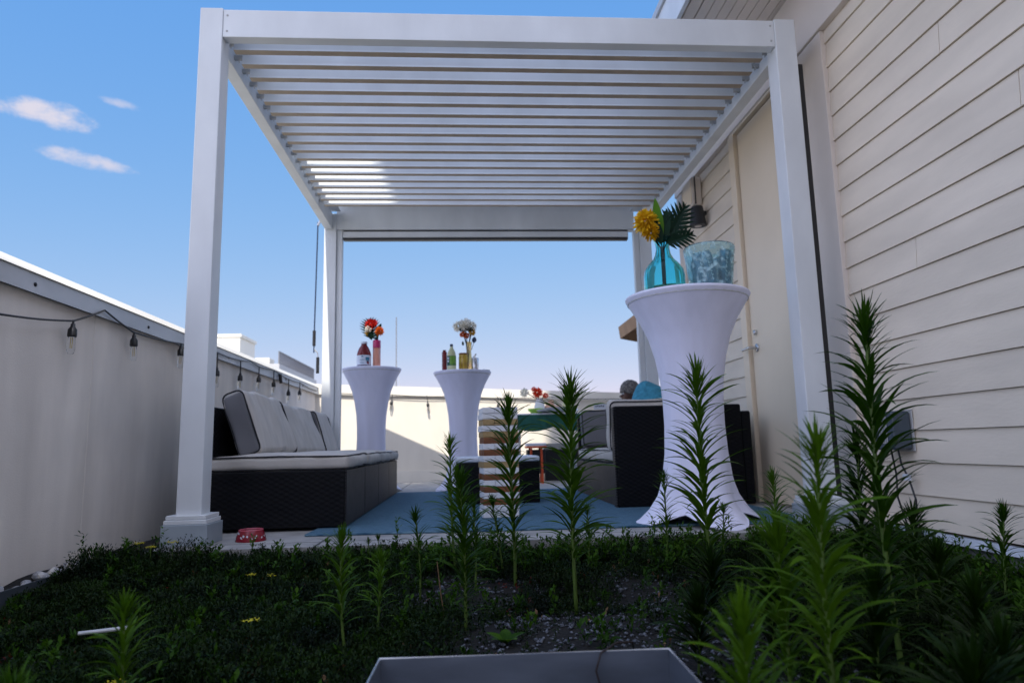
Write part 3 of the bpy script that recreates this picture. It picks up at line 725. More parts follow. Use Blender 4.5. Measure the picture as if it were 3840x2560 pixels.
# --- near table: teal vase with yellow flowers, clear bucket with cans
TT = 1.1365
vs = empty('glass_vase', (.992, 3.27, TT), 'teal glass bottle vase on the near white-covered table', 'vase'); vs.scale = (1.06, 1.06, 1.12)
vp = [(.086, .0), (.092, .006), (.094, .04), (.094, .085), (.088, .115), (.070, .140), (.048, .162), (.036, .185), (.031, .21), (.034, .238), (.047, .256), (.049, .260)]
vin = [(r - .0035, z) for r, z in vp[::-1]]; vin = vin[:-2] + [(.086, .012), (.002, .011)]
def ribs(r, z, a): return r * (1 + .012 * math.sin(14 * a)), z
b = MB(); b.lathe(vp + vin, 48, rfun=ribs, cap=False); b.add([(0, 0, 0)] + [(.086 * math.cos(2 * PI * k / 48), .086 * math.sin(2 * PI * k / 48), 0) for k in range(48)], [(0, (k + 1) % 48 + 1, k + 1) for k in range(48)])
b.build('body', M_TEAL, vs, True)
bq = empty('bouquet', (.992, 3.27, TT + .155), 'yellow chrysanthemums with dark cut fronds standing in the teal vase', 'bouquet'); bq.scale = (1.0, 1.0, 1.04)
for i, (c, r) in enumerate((((-.088, -.035, .205), .062), ((-.070, -.05, .145), .040), ((.035, .03, .205), .045))):
    pom('flower', c, r, M_YEL, bq, 190, r * .22, 3 + i)
st = MB()
for c in ((-.07, -.03, .17), (-.06, -.04, .12), (.03, .02, .18), (-.01, .01, .22), (.05, .01, .15)):
    st.tube([(c[0] * .12, c[1] * .12, -.10), (c[0] * .15, c[1] * .2, .08), c], .0035, 6)
st.build('stem', M_GREEN, bq)
b = MB(); leaf_blade(b, (-.02, -.03, .10), (-.06, -.05, 1), (0, -1, .1), .225, .062, curve=.05); b.build('leaf', M_BGREEN, bq)
b = MB(); leaf_blade(b, (-.005, -.03, .10), (.18, -.02, 1), (0, -1, .1), .175, .06, curve=.05); b.build('leaf', M_GREEN, bq)
b = MB(); leaf_blade(b, (-.02, -.045, .09), (-.25, -.1, .9), (0, -1, .1), .15, .06, curve=.1); b.build('leaf', M_GREEN, bq)
b = MB(); frond(b, (.015, -.02, .105), (.50, -.05, .86), (0, -1, .15), .225, .095, 9); b.build('frond', M_GREEN, bq)
b = MB(); frond(b, (.01, -.03, .10), (1, -.1, .28), (0, -1, .15), .15, .07, 7); b.build('frond', M_GREEN, bq)
b = MB(); frond(b, (.0, -.01, .12), (.25, -.05, .9), (0, -1, .15), .15, .08, 7); b.build('frond', M_GREEN, bq)

bk = empty('ice_bucket', (1.212, 3.23, TT), 'clear plastic ice bucket full of blue cans on the near table', 'bucket'); bk.scale = (1.02, 1.02, 1.20)
bo = [(.094, .0), (.097, .004), (.106, .07), (.116, .15), (.121, .172), (.121, .186), (.117, .192)]
bi = [(.113, .186), (.110, .15), (.100, .07), (.091, .010), (.002, .009)]
b = MB(); b.lathe(bo + bi, 48, cap=False); b.add([(0, 0, 0)] + [(.094 * math.cos(2 * PI * k / 48), .094 * math.sin(2 * PI * k / 48), 0) for k in range(48)], [(0, (k + 1) % 48 + 1, k + 1) for k in range(48)])
b.build('body', M_CLEAR, bk, True)
can_spots = (((.050, -.035, .075), .16, .22, 'upright at the front right'), ((-.005, -.052, .062), -.1, -.42, 'tilted at the front centre'), ((-.052, -.03, .06), .1, -.25, 'tilted at the front left'), ((.045, .045, .07), -.2, .15, 'at the back right'), ((-.04, .045, .075), -.25, -.1, 'at the back left'))
for i, (c, ax, ay, wh) in enumerate(can_spots):
    c = (c[0] * .95, c[1] * .95, c[2]); ay *= .62; ax *= .6
    cn = empty('drink_can', (1.212 + c[0], 3.23 + c[1], TT + .012), f'blue drink can {wh} of the clear ice bucket', 'can', 'blue cans in the ice bucket'); cn.scale = (1.08, 1.08, 1.55 - .05 * i)
    mx = RX(ax) @ RY(ay) @ T(0, 0, .066)
    b = MB(); b.lathe([(.022, -.060), (.029, -.052), (.029, .048), (.024, .058)], 20, mx=mx); b.build('body', M_BLUECAN, cn, True)
    b = MB(); b.lathe([(.0245, .058), (.0245, .061), (.021, .0605), (.020, .057)], 20, mx=mx); b.build('lid', M_STEEL, cn)
    # vertical band of pale lettering-like marks
    b = MB(); rg = random.Random(i)
    for k in range(6):
        z0 = -.040 + .014 * k; w_ = rg.uniform(.006, .012)
        b.add([mx @ Vector((.0295 * math.sin(t), -.0295 * math.cos(t), z)) for t, z in ((-.2, z0), (-.2 + w_ * 28, z0), (-.2 + w_ * 28, z0 + .003), (-.2, z0 + .003))], [(0, 1, 2, 3)])
        b.add([mx @ Vector((.0295 * math.sin(t), -.0295 * math.cos(t), z)) for t, z in ((-.2, z0 + .0031), (-.1, z0 + .0031), (-.1, z0 + .010), (-.2, z0 + .010))], [(0, 1, 2, 3)])
    b.build('print', M_ICE, cn)
rg = random.Random(5)
for i, (dx, dy, dz) in enumerate(((-.07, -.045, .085), (-.045, -.06, .11), (.0, -.06, .135), (.07, -.045, .14), (-.075, -.02, .125), (.085, -.02, .12), (-.02, -.01, .15), (.03, .02, .15))):
    b = MB(); b.rbox((.030, .028, .026), .008, 0, 0, T(1.212 + dx * .86, 3.23 + dy * .86, TT + dz) @ RZ(rg.uniform(0, 3)) @ RX(rg.uniform(0, 1)))
    tag(b.build('ice_cube', M_ICE, smooth=True), 'frosty ice cube among the blue cans in the clear bucket', 'ice cube', 'ice cubes in the bucket')

# --- left rear table
TL = 1.1595
jb_ = empty('juice_bottle', (-.925, 6.40, TL), 'dark red juice bottle with a white label on the left rear table', 'bottle')
MB().lathe([(.062, 0), (.066, .004), (.066, .022)], 28).build('base', M_NAVY, jb_, True)
b = MB(); b.lathe([(.064, .0225), (.064, .118), (.066, .122), (.060, .150), (.046, .185), (.028, .212), (.026, .226)], 28); b.build('body', M_REDBOT, jb_, True)
MB().lathe([(.029, .2265), (.029, .243), (.026, .246)], 20).build('cap', M_LABEL, jb_)
b = MB(); b.lathe([(.0655, .026), (.0655, .116)], 28, cap=False); lb = b.build('label', M_LABEL, jb_, True)
b = MB()
def patch(rad, t0, t1, z0, z1, mi=0, steps=5):
    V = []; 
    for i in range(steps + 1):
        t = t0 + (t1 - t0) * i / steps; V += [(rad * math.sin(t), -rad * math.cos(t), z0), (rad * math.sin(t), -rad * math.cos(t), z1)]
    return V, [(2 * i, 2 * i + 2, 2 * i + 3, 2 * i + 1) for i in range(steps)]
for (t0, t1, z0, z1, mi) in ((.35, .95, .068, .098, 0), (.5, .85, .040, .066, 1), (-.5, .2, .070, .075, 2), (-.25, .05, .098, .108, 2), (-.5, .1, .052, .055, 2), (-.4, .2, .040, .043, 2), (.55, .9, .034, .052, 3)):
    b.add(*patch(.0662 + .0002 * mi, t0, t1, z0, z1), mi)
b.build('print', [M_BLUEM, M_NAVY, M_BLUEM, M_BOWL], lb)
pv = empty('bud_vase', (-.812, 6.42, TL), 'slim pink and peach cylinder vase beside the dark red bottle', 'vase')
MB().lathe([(.034, 0), (.036, .004), (.036, .188)], 28).build('body', M_PEACH, pv, True)
MB().lathe([(.0362, .1882), (.037, .192), (.037, .255), (.033, .262)], 28).build('collar', M_MAGENTA, pv, True)
b3 = empty('bouquet', (-.812, 6.42, TL + .2), 'red, white and orange flowers with a cut round leaf in the pink vase', 'bouquet')
pom('flower', (-.055, -.02, .215), .055, M_RED, b3, 130, seed=21); pom('flower', (-.02, -.03, .225), .035, M_RED, b3, 80, seed=25)
pom('flower', (-.075, -.04, .165), .034, M_WHT, b3, 80, seed=22); pom('flower', (.03, -.035, .145), .045, M_ORG, b3, 110, seed=23)
pom('flower', (-.085, -.04, .125), .022, M_YEL, b3, 50, seed=24)
b = MB(); frond(b, (-.04, .0, .08), (-.2, 0, 1), (0, -1, 0), .20, .115, 8, .3); b.build('frond', M_GREEN, b3)
b = MB(); leaf_blade(b, (.0, 0, .13), (.35, 0, .8), (0, -1, 0), .10, .05); b.build('leaf', M_GREEN, b3)
b = MB(); leaf_blade(b, (-.04, -.045, .06), (-.35, 0, .8), (0, -1, 0), .09, .04); b.build('leaf', M_GREEN, b3)
st = MB()
for c in ((-.05, -.02, .2), (-.07, -.03, .15), (.03, -.03, .14), (-.08, -.03, .11)): st.tube([(0, 0, -.1), (c[0] * .15, c[1] * .2, .07), c], .004, 6)
st.tube([(0, 0, .05), (.005, 0, .13)], .012, 8)
st.build('stem', M_GREEN, b3)

# --- middle table
TM = 1.1135
rb_ = empty('juice_bottle', (-.185, 6.40, TM), 'tall dark red drink carton at the left edge of the middle table', 'bottle')
b = MB(); b.rbox((.046, .046, .19), .012, 3, 0, T(0, 0, .0955)); b.build('body', M_REDBOT, rb_, True)
MB().rbox((.030, .030, .014), .005, 0, 0, T(0, 0, .198)).build('cap', M_REDBOT, rb_, True)
sd = empty('soda_bottle', (-.118, 6.36, TM), 'clear soda bottle with a green label on the middle table', 'bottle')
MB().lathe([(.036, 0), (.041, .008), (.041, .045), (.040, .15), (.034, .182), (.016, .215), (.0125, .232)], 28).build('body', M_PALEGRN, sd, True)
MB().lathe([(.0145, .2325), (.0145, .252), (.012, .254)], 18).build('cap', M_NAVY, sd)
b = MB(); b.lathe([(.0418, .052), (.0418, .142)], 28, cap=False); lb = b.build('label', M_GLABEL, sd, True)
b = MB(); b.add(*patch(.0422, -1.4, -.45, .052, .142)); b.add(*patch(.0422, -.449, 1.4, .052, .064)); b.add(*patch(.0422, -.449, 1.4, .138, .142)); 
b.add(*patch(.0424, -1.1, -.6, .11, .13), 1); b.add(*patch(.0424, -1.1, -.6, .085, .10), 1)
b.build('print', [M_DGRN, M_LABEL], lb)
jr = empty('amber_jar', (-.010, 6.40, TM), 'squat amber glass jar on the middle table in front of the flowers', 'jar')
MB().lathe([(.040, 0), (.044, .006), (.044, .135), (.040, .150), (.042, .158)], 24).build('body', M_AMBER, jr, True)
MB().lathe([(.0425, .1585), (.0425, .170), (.036, .174)], 24).build('rim', M_WOOD, jr)
MB().lathe([(.0446, .01), (.0446, .085)], 10, cap=False).build('label', M_WOOD, jr)
gv = empty('glass_vase', (.042, 6.45, TM), 'tall clear flared vase holding white flowers on the middle table', 'vase')
M_CLR2 = glass('pale_yellow_glass', (.88, .80, .55), .06, .85, 1.15)
b = MB(); b.lathe([(.040, 0), (.042, .004), (.030, .12), (.022, .20), (.030, .285), (.027, .284), (.019, .20), (.027, .12), (.038, .01), (.002, .009)], 24, cap=False); b.build('body', M_CLR2, gv, True)
bm3 = empty('bouquet', (.035, 6.45, TM + .2), 'creamy white mums over orange blooms in the clear flared vase', 'bouquet')
for i, (c, r) in enumerate((((-.085, -.02, .235), .055), ((-.02, -.01, .262), .058), ((.035, -.02, .235), .052), ((-.03, -.05, .23), .05))):
    pom('flower', c, r, M_WHT, bm3, 170, r * .2, 40 + i)
pom('flower', (-.045, -.03, .155), .034, M_ORG, bm3, 90, seed=51); pom('flower', (-.01, -.03, .145), .03, M_ORG, bm3, 80, seed=52); pom('flower', (.04, -.03, .175), .036, M_YEL, bm3, 90, seed=53)
for i, c in enumerate(((-.06, -.055, .195), (-.025, -.06, .19), (.01, -.06, .195), (.035, -.055, .20))):
    pom('flower', c, .02, M_GREEN, bm3, 40, seed=60 + i)
b = MB(); leaf_blade(b, (.055, -.01, .075), (.15, 0, 1), (0, -1, 0), .062, .05); b.build('leaf', M_NAVY, bm3)
b = MB(); leaf_blade(b, (-.045, -.01, .05), (-.1, 0, 1), (0, -1, 0), .045, .025); b.build('leaf', M_GREEN, bm3)
st = MB()
for c in ((-.05, -.02, .2), (-.02, -.01, .22), (.03, -.02, .2), (-.03, -.03, .13), (.03, -.02, .15)): st.tube([(0, 0, -.15), (c[0] * .3, c[1] * .3, .06), c], .0045, 6)
st.tube([(0, 0, -.05), (.04, -.01, .03), (.058, -.01, .085)], .0025, 6)
st.build('stem', M_GREEN, bm3)
sh = empty('cocktail_shaker', (.098, 6.39, TM), 'ribbed steel tumbler with a spout on the middle table', 'tumbler')
MB().lathe([(.030, 0), (.032, .004), (.034, .125), (.032, .126), (.028, .012), (.002, .011)], 24, cap=False).build('body', M_STEEL, sh, True)
MB().tube([(0, 0, .08), (.0, 0, .155), (.012, 0, .165)], .006, 8).build('spout', M_STEEL, sh); MB().tube([(-.02, 0, .13), (.012, 0, .16)], .004, 8).build('lever', M_STEEL, sh)
nk = MB(); nk.add([(.12, 6.33, TM + .003), (.235, 6.32, TM + .004), (.23, 6.42, TM + .003), (.12, 6.43, TM + .006), (.175, 6.33, TM + .012), (.175, 6.42, TM + .012)], [(0, 4, 5, 3), (4, 1, 2, 5), (0, 3, 2, 1)])
tag(nk.build('folded_napkin', M_NAVY), 'flat dark napkin lying at the right edge of the middle table', 'napkin')

# ------------------------------------------------------------------ rear serving table
bt = empty('serving_table', (.92, 7.5, ZD), 'white serving table with food at the back of the terrace', 'table')
MB().rbox((.82, .52, .03), .012, 4, 0, T(0, 0, .70)).build('table_top', M_WHITE, bt, True)
for sx in (-.36, .36):
    for sy in (-.21, .21): MB().tube([(sx, sy, 0), (sx * .97, sy, .684)], .014, 8).build('leg', M_ALUD, bt)
sk_ = MB(); V = []; F = []
for i in range(41):
    t = i / 40; x = .50 + .84 * t; zb_ = .60 - .045 * abs(math.sin(PI * t * 2)) + .01
    yy = 7.225 + .008 * math.sin(t * 60); V += [(x, 7.235, .742), (x, yy, .67), (x, yy - .006, zb_)]
for i in range(40): a = i * 3; F += [(a, a + 3, a + 4, a + 1), (a + 1, a + 4, a + 5, a + 2)]
sk_.add(V, F); tag(sk_.build('table_skirt', M_DGRN, smooth=True), 'dark green scalloped skirt hanging from the front of the serving table', 'table skirt')
ty = empty('serving_tray', (.95, 7.43, .757), 'wavy white tray on the serving table under the bottle', 'tray')
MB().lathe([(.20, 0), (.24, .006), (.27, .022), (.274, .026), (.262, .022), (.20, .010), (.002, .009)], 40, rfun=lambda r, z, a: (r, z + (.016 * math.sin(3 * a) if r > .23 else 0) + .017), cap=False).build('dish', M_WHITE, ty, True)
gb = empty('lemonade_jug', (1.10, 7.40, .785), 'pale jug with a green cap on the serving tray', 'bottle')
MB().lathe([(.048, 0), (.050, .004), (.050, .10), (.040, .135), (.022, .165), (.021, .20)], 24).build('body', M_PALEGRN, gb, True)
MB().lathe([(.025, .2005), (.025, .228)], 18).build('cap', M_DGRN, gb)
wv = empty('flower_vase', (.80, 7.40, .757), 'white rounded vase with coral flowers on the serving table', 'vase')
MB().lathe([(.035, 0), (.052, .03), (.058, .07), (.045, .12), (.030, .15), (.034, .165)], 24).build('body', M_WHITE, wv, True)
bb4 = empty('bouquet', (.80, 7.40, .90), 'coral and white flowers in the white vase on the serving table', 'bouquet')
pom('flower', (-.02, -.02, .085), .055, M_CORAL, bb4, 130, seed=71); pom('flower', (.065, -.02, .05), .035, M_CORAL, bb4, 80, seed=72); pom('flower', (-.16, .0, .09), .05, M_WHT, bb4, 100, seed=73); pom('flower', (-.06, -.02, .12), .03, M_CORAL, bb4, 70, seed=74)
st = MB(); st.tube([(0, 0, -.02), (-.02, -.02, .08)], .005, 6); st.tube([(0, 0, -.02), (.06, -.02, .05)], .005, 6); st.tube([(0, 0, 0), (-.15, 0, .09)], .005, 6); st.build('stem', M_GREEN, bb4)
pt = MB(); pt.lathe([(.05, 0), (.085, .03), (.09, .05), (.082, .05), (.045, .01), (.002, .009)], 28, cap=False)
tag(pt.build('snack_bowl', M_LIME, smooth=True), 'lime green snack bowl beside the coral flowers', 'bowl').location = (.755, 7.33, .757)
for i, (dx, dy, dz, lb) in enumerate(((-.06, 0, 0, 'left peach pastry on the white tray'), (.0, .01, .0, 'middle peach pastry on the white tray'), (.055, -.01, 0, 'right peach pastry on the white tray'), (-.02, .0, .062, 'peach pastry stacked on top of the three on the tray'))):
    b = MB(); b.rbox((.062, .06, .06), .024, 2, 0, None, (0, 0, .008), 3, .006); o = b.build('pastry', M_PASTRY, smooth=True); o.location = (.945 + dx, 7.40 + dy, .814 + dz); tag(o, lb, 'pastry', 'pastries on the tray')
cl = empty('cooler_chest', (1.085, 7.75, ZD), 'black chest with a white label under the serving table', 'cooler')
MB().bbox(-.23, .23, -.17, .17, 0, .33, .014).build('body', M_DARK, cl); MB().bbox(-.24, .24, -.18, .18, .332, .40, .014).build('lid', M_ALUD, cl)
b = MB(); b.box(.04, .17, -.1735, -.1705, .13, .22); lb = b.build('label', M_LABEL, cl)
b = MB(); 
for k, (x0, x1, z) in enumerate(((.055, .15, .195), (.06, .13, .178), (.055, .155, .158), (.07, .12, .142))): b.box(x0, x1, -.1750, -.1740, z, z + .006)
b.build('print', M_NAVY, lb)
so_ = empty('folding_stool', (.72, 7.15, ZD), 'small stool with orange rim and orange legs beside the black chest', 'stool')
MB().bbox(-.10, .10, -.10, .10, .375, .405, .008).build('seat', M_LABEL, so_); MB().bbox(-.105, .105, -.105, .105, .355, .374, .004).build('rim', M_ORANGEP, so_)
for sx in (-.06, .055):
    for sy in (-.08, .08): MB().tube([(sx, sy, 0), (sx * .9, sy, .354)], .012, 8).build('leg', M_ORANGEP, so_)
MB().bbox(-.095, .095, -.06, .09, .10, .34, .01).build('pouch', M_DARK, so_)
cd = MB(); cd.box(-.05, .05, -.001, .001, 0, .05); o = cd.build('place_card', M_LABEL); o.location = (1.10, 5.60, .70); tag(o, 'little white card standing on the far end of the right sofa', 'card')
b = MB()
for k in range(5): b.box(-.036 + .015 * k, -.026 + .015 * k, -.0026, -.0016, .022 + .003 * (k % 2), .032 + .003 * (k % 2))
b.build('print', M_NAVY, o)

# ------------------------------------------------------------------ seated person and chair
ch = empty('lounge_chair', (1.88, 7.75, ZD), 'low dark lounge chair under the seated person', 'chair')
MB().bbox(-.30, .25, -.28, .28, .10, .27, .02).build('seat', M_WICK, ch); MB().bbox(.22, .30, -.28, .28, .10, .62, .02).build('backrest', M_WICK, ch)
for sy in (-.26, .26):
    MB().bbox(-.30, .22, sy - .025, sy + .025, .271, .44, .01).build('armrest', M_WICK, ch)
    for sx in (-.27, .22): MB().box(sx - .02, sx + .02, sy - .02, sy + .02, 0, .10).build('leg', M_DARK, ch)
def skin_mesh(name, joints, edges, mt, parent, sub=2):
    me = bpy.data.meshes.new(name); me.from_pydata([j[:3] for j in joints], edges, [])
    o = bpy.data.objects.new(name, me); COL.objects.link(o)
    o.modifiers.new('skin', 'SKIN'); s = o.modifiers.new('sub', 'SUBSURF'); s.levels = sub; s.render_levels = sub
    for v, j in zip(me.skin_vertices[0].data, joints): v.radius = (j[3], j[4] if len(j) > 4 else j[3]); v.use_root = False
    me.skin_vertices[0].data[0].use_root = True
    dg = bpy.context.evaluated_depsgraph_get(); e = o.evaluated_get(dg); m2 = bpy.data.meshes.new_from_object(e)
    o.modifiers.clear(); o.data = m2; m2.materials.clear(); m2.materials.append(mt)
    m2.polygons.foreach_set('use_smooth', [True] * len(m2.polygons)); o.parent = parent
    return o
pn = empty('person', (1.86, 7.75, ZD - .03), 'seated person in a grey patterned head wrap and pale blue top, facing left', 'person')
J = []; Ed = []
def jt(x, y, z, r, par=None, r2=None):
    J.append((x, y, z, r, r2 or r)); i = len(J) - 1
    if par is not None: Ed.append((par, i))
    return i
pel = jt(.10, 0, .36, .13); wst = jt(.12, 0, .52, .115, pel); chs = jt(.10, 0, .70, .13, wst); nk_ = jt(.05, 0, .83, .052, chs)
jaw = jt(.0, 0, .905, .062, nk_); hd_ = jt(.005, 0, .985, .088, jaw); crn = jt(.02, 0, 1.035, .07, hd_)
nos = jt(-.085, 0, .945, .017, jaw); nos2 = jt(-.108, 0, .938, .010, nos)
for s in (-1, 1):
    sh_ = jt(.10, s * .17, .74, .058, chs); el_ = jt(.03, s * .22, .49, .042, sh_); wr_ = jt(-.17, s * .20, .42, .028, el_); pa = jt(-.23, s * .195, .415, .026, wr_)
    for k, (dy, L) in enumerate(((-.027, .070), (-.009, .080), (.009, .075), (.027, .058))):
        f1 = jt(-.262, s * .195 + dy, .412, .0095, pa); jt(-.262 - L * .6, s * .195 + dy * 1.1, .402, .008, f1)
    t1 = jt(-.225, s * .195 - s * .036, .415, .010, pa); jt(-.255, s * .195 - s * .058, .412, .009, t1)
    hp = jt(.06, s * .09, .35, .085, pel); kn = jt(-.36, s * .12, .36, .06, hp); an = jt(-.42, s * .12, .07, .036, kn); jt(-.52, s * .12, .035, .032, an)
skin_mesh('body', J, Ed, M_SKIN, pn)
J2 = []; J, Ed = J2, []
def jt(x, y, z, r, par=None, r2=None):
    J.append((x, y, z, r, r2 or r)); i = len(J) - 1
    if par is not None: Ed.append((par, i))
    return i
pel = jt(.10, 0, .38, .150); wst = jt(.12, 0, .52, .135, pel); chs = jt(.10, 0, .70, .15, wst); jt(.06, 0, .80, .075, chs)
for s in (-1, 1):
    sh_ = jt(.10, s * .17, .74, .072, chs); el_ = jt(.03, s * .22, .49, .056, sh_); jt(-.10, s * .21, .45, .045, el_)
skin_mesh('shirt', J, Ed, M_SHIRT, pn)
b = MB(); b.lathe([(.101, -.045), (.108, .0), (.105, .04), (.085, .085), (.05, .115), (.01, .125)], 28, mx=T(.018, 0, 1.005) @ RY(R(14)), rfun=lambda r, z, a: (r * (1.04 + .03 * math.sin(7 * a)), z), cap=False)
b.rbox((.10, .08, .09), .035, 2, 0, T(.115, 0, .975))
b.build('head_wrap', M_SCARF, pn, True)
for s in (-1, 1):
    e = MB(); e.lathe([(.001, -.011), (.009, -.006), (.011, 0), (.009, .006), (.001, .011)], 12, mx=T(-.066, s * .034, .972)); e.build('eye', M_LABEL, pn, True)
    e = MB(); e.rbox((.014, .010, .055), .004, 0, 0, T(.012, s * .088, .935)); e.build('ear', M_SKIN, pn, True)
MB().rbox((.012, .045, .016), .005, 1, 0, T(-.062, 0, .897)).build('mouth', mat('lips', (.09, .03, .025)), pn, True)

# parasol beyond the building
um = empty('patio_parasol', (3.08, 8.05, ZD), 'tan patio parasol peeping out past the end of the building', 'parasol')
V = [(0, 0, 2.30)]; F = []
n = 8; rr = 1.22
for k in range(n): a = 2 * PI * (k + .5) / n; V.append((rr * math.cos(a), rr * math.sin(a), 1.84))
for k in range(n): a = 2 * PI * (k + .5) / n; V.append((rr * .985 * math.cos(a), rr * .985 * math.sin(a), 1.69))
for k in range(n): F += [(0, k + 1, (k + 1) % n + 1), (k + 1, k + 1 + n, (k + 1) % n + 1 + n, (k + 1) % n + 1)]
b = MB(); b.add(V, F); b.build('canopy', M_TAN, um)
MB().tube([(0, 0, .05), (0, 0, 2.32)], .022, 10).build('pole', M_WOOD, um); MB().lathe([(.24, 0), (.24, .03), (.05, .06)], 24).build('base', M_DARK, um)
for k in range(n):
    a = 2 * PI * (k + .5) / n; MB().tube([(0, 0, 2.27), (rr * .98 * math.cos(a), rr * .98 * math.sin(a), 1.825)], .008, 6).build('rib', M_DARK, um)

# ------------------------------------------------------------------ far things
ab = empty('apartment_block', (-11.5, 37, -12), 'distant white roof structure with a railing rising behind the left parapet', 'building')
MB().box(-2.6, 2.5, -3.2, 5.0, 0, 16.2).build('wall', M_FARW, ab)
MB().bbox(-2.7, 2.6, -3.3, 5.1, 16.201, 16.6, .02).build('roof', M_FARG, ab)
pb_ = MB().bbox(-.95, .31, -2.05, .45, 16.6, 18.12, .02).build('penthouse', M_FARW, ab); MB().bbox(-1.0, .38, -2.1, .5, 18.121, 18.28, .01).build('roof_edge', M_FARW, pb_)
rl = MB(); 
for k in range(40): rl.box(2.49, 2.53, -3.1 + .2 * k, -3.07 + .2 * k, 16.6, 17.2)
rl.box(2.48, 2.54, -3.12, 4.75, 17.2, 17.24); rl.box(2.48, 2.54, -3.12, 4.75, 16.62, 16.66)
rl.build('railing', M_RAILING, ab)
MB().bbox(1.2, 1.9, -2.5, -1.6, 16.6, 17.0, .02).build('roof_vent', M_FARW, ab)
am = empty('radio_mast', (-5.9, 60, -12), 'thin grey lattice radio mast far away above the left rear table', 'mast')
MB().tube([(0, 0, 0), (0, 0, 23.8)], .05, 6).build('pole', M_RAILING, am)
for dx in (-.5, .75): MB().tube([(0, 0, 19.8), (dx, 0, 15)], .02, 5).build('guy_wire', M_FARG, am)
dh = empty('distant_hall', (15, 64, -12), 'low blue-grey roof just visible above the right end of the rear parapet', 'building')
MB().box(-4.5, 12, -4, 8, 0, 16.0).build('wall', M_FARG, dh); MB().box(-4.8, 12.3, -4.3, 8.3, 16.001, 16.75).build('roof', M_FART, dh)
# added stepped block out of view, shaped only to shade the terrace
tw = empty('shade_block', (0, -9, -12), 'added unseen stepped block behind the terrace, shaped to shade it', 'building')
SA, SB = .05, 1.05       # sunlight travels (SA, 1, -SB)
YT = -9.
def th(v): return v - SB * YT + 12
def ux(u): return u + SA * YT
U0, U1, U2, U3 = -1.69, -.83, .60, 3.6
MB().box(ux(U0), ux(U1) - .001, -3, 0, 0, th(7.22)).build('lower_shade_step', M_SHADEBLOCK, tw)
MB().box(ux(U1), ux(U2) - .001, -3, 0, 0, th(8.66)).build('middle_shade_step', M_SHADEBLOCK, tw)
MB().box(ux(U2), ux(U3), -3, 0, 0, th(12.5)).build('upper_shade_step', M_SHADEBLOCK, tw)

# ------------------------------------------------------------------ pet bowl
pbw = empty('pet_bowl', (-.935, 3.16, ZD), 'small red pet bowl with white dots at the front edge of the deck', 'bowl')
b = MB(); b.lathe([(.064, 0), (.065, .004), (.052, .044), (.050, .046), (.047, .044), (.042, .018), (.002, .016)], 36, cap=False); bo_ = b.build('body', M_BOWL, pbw, True)
MB().lathe([(.0505, .0452), (.0515, .0475), (.0485, .0495), (.0470, .0465)], 36, cap=False).build('rim', M_PINK, bo_, True)
b = MB(); rg = random.Random(2)
for k in range(26):
    t = rg.uniform(-PI, PI); z = rg.uniform(.008, .038); rad = .0655 - (z - .004) * .325 + .0006; s = rg.uniform(.003, .0055)
    V = [(rad * math.sin(t), -rad * math.cos(t), z)]
    for q in range(6): V.append((rad * math.sin(t + s / rad * math.cos(q * PI / 3)), -rad * math.cos(t + s / rad * math.cos(q * PI / 3)), z + s * math.sin(q * PI / 3)))
    b.add(V, [(0, q + 1, (q + 1) % 6 + 1) for q in range(6)])
b.build('dots', M_LABEL, bo_)

# ------------------------------------------------------------------ planter: edging, stones, gravel, ground cover
b = MB(); b.bbox(-1.475, -1.470, -1.2, 2.88, -.12, .002, .001); tag(b.build('planter_edging', mat('edging_metal', (.05, .06, .07), rough=.5)), 'thin dark metal edging strip along the foot of the left parapet', 'edging')
rg = random.Random(9)
sy_ = [1.95, 2.02, 2.1, 2.19, 2.26, 2.36, 2.41, 2.47, 2.53, 2.58, 2.64, 2.70, 2.76, 2.83, 2.88, 2.95, 3.02]
for i, y in enumerate(sy_):
    b = MB(); s = rg.uniform(.014, .028)
    bmx = bmesh.new(); bmesh.ops.create_icosphere(bmx, subdivisions=2, radius=s)
    sd_ = rg.uniform(0, 50)
    for v in bmx.verts: v.co *= 1 + .35 * mnoise.noise(v.co * 35 + Vector((sd_, 0, 0))); v.co.z *= .75; v.co.y *= 1.25
    me = bpy.data.meshes.new('white_stone'); bmx.to_mesh(me); bmx.free(); me.materials.append(M_STONE)
    o = bpy.data.objects.new('white_stone', me); COL.objects.link(o); o.location = (-1.535 + rg.uniform(-.02, .025), y, -.012 + rg.uniform(-.008, .012)); o.rotation_euler = (0, 0, rg.uniform(0, 6))
    tag(o, 'pale fist-sized stone in the gap between the edging and the left parapet', 'stone', 'white stones along the left parapet')

def build_np(name, V, F, mt, kind='stuff', smooth=False, parent=None):
    me = bpy.data.meshes.new(name); V = np.asarray(V, np.float32); F = np.asarray(F, np.int32); k = F.shape[1]
    me.vertices.add(len(V)); me.vertices.foreach_set('co', V.ravel())
    me.loops.add(F.size); me.loops.foreach_set('vertex_index', F.ravel())
    me.polygons.add(len(F)); me.polygons.foreach_set('loop_start', np.arange(0, F.size, k, dtype=np.int32))
    if smooth: me.polygons.foreach_set('use_smooth', np.ones(len(F), bool))
    me.materials.append(mt); me.update(calc_edges=True); me.validate()
    o = bpy.data.objects.new(name, me); COL.objects.link(o)
    if parent is not None: o.parent = parent
    if kind: o['kind'] = kind
    return o

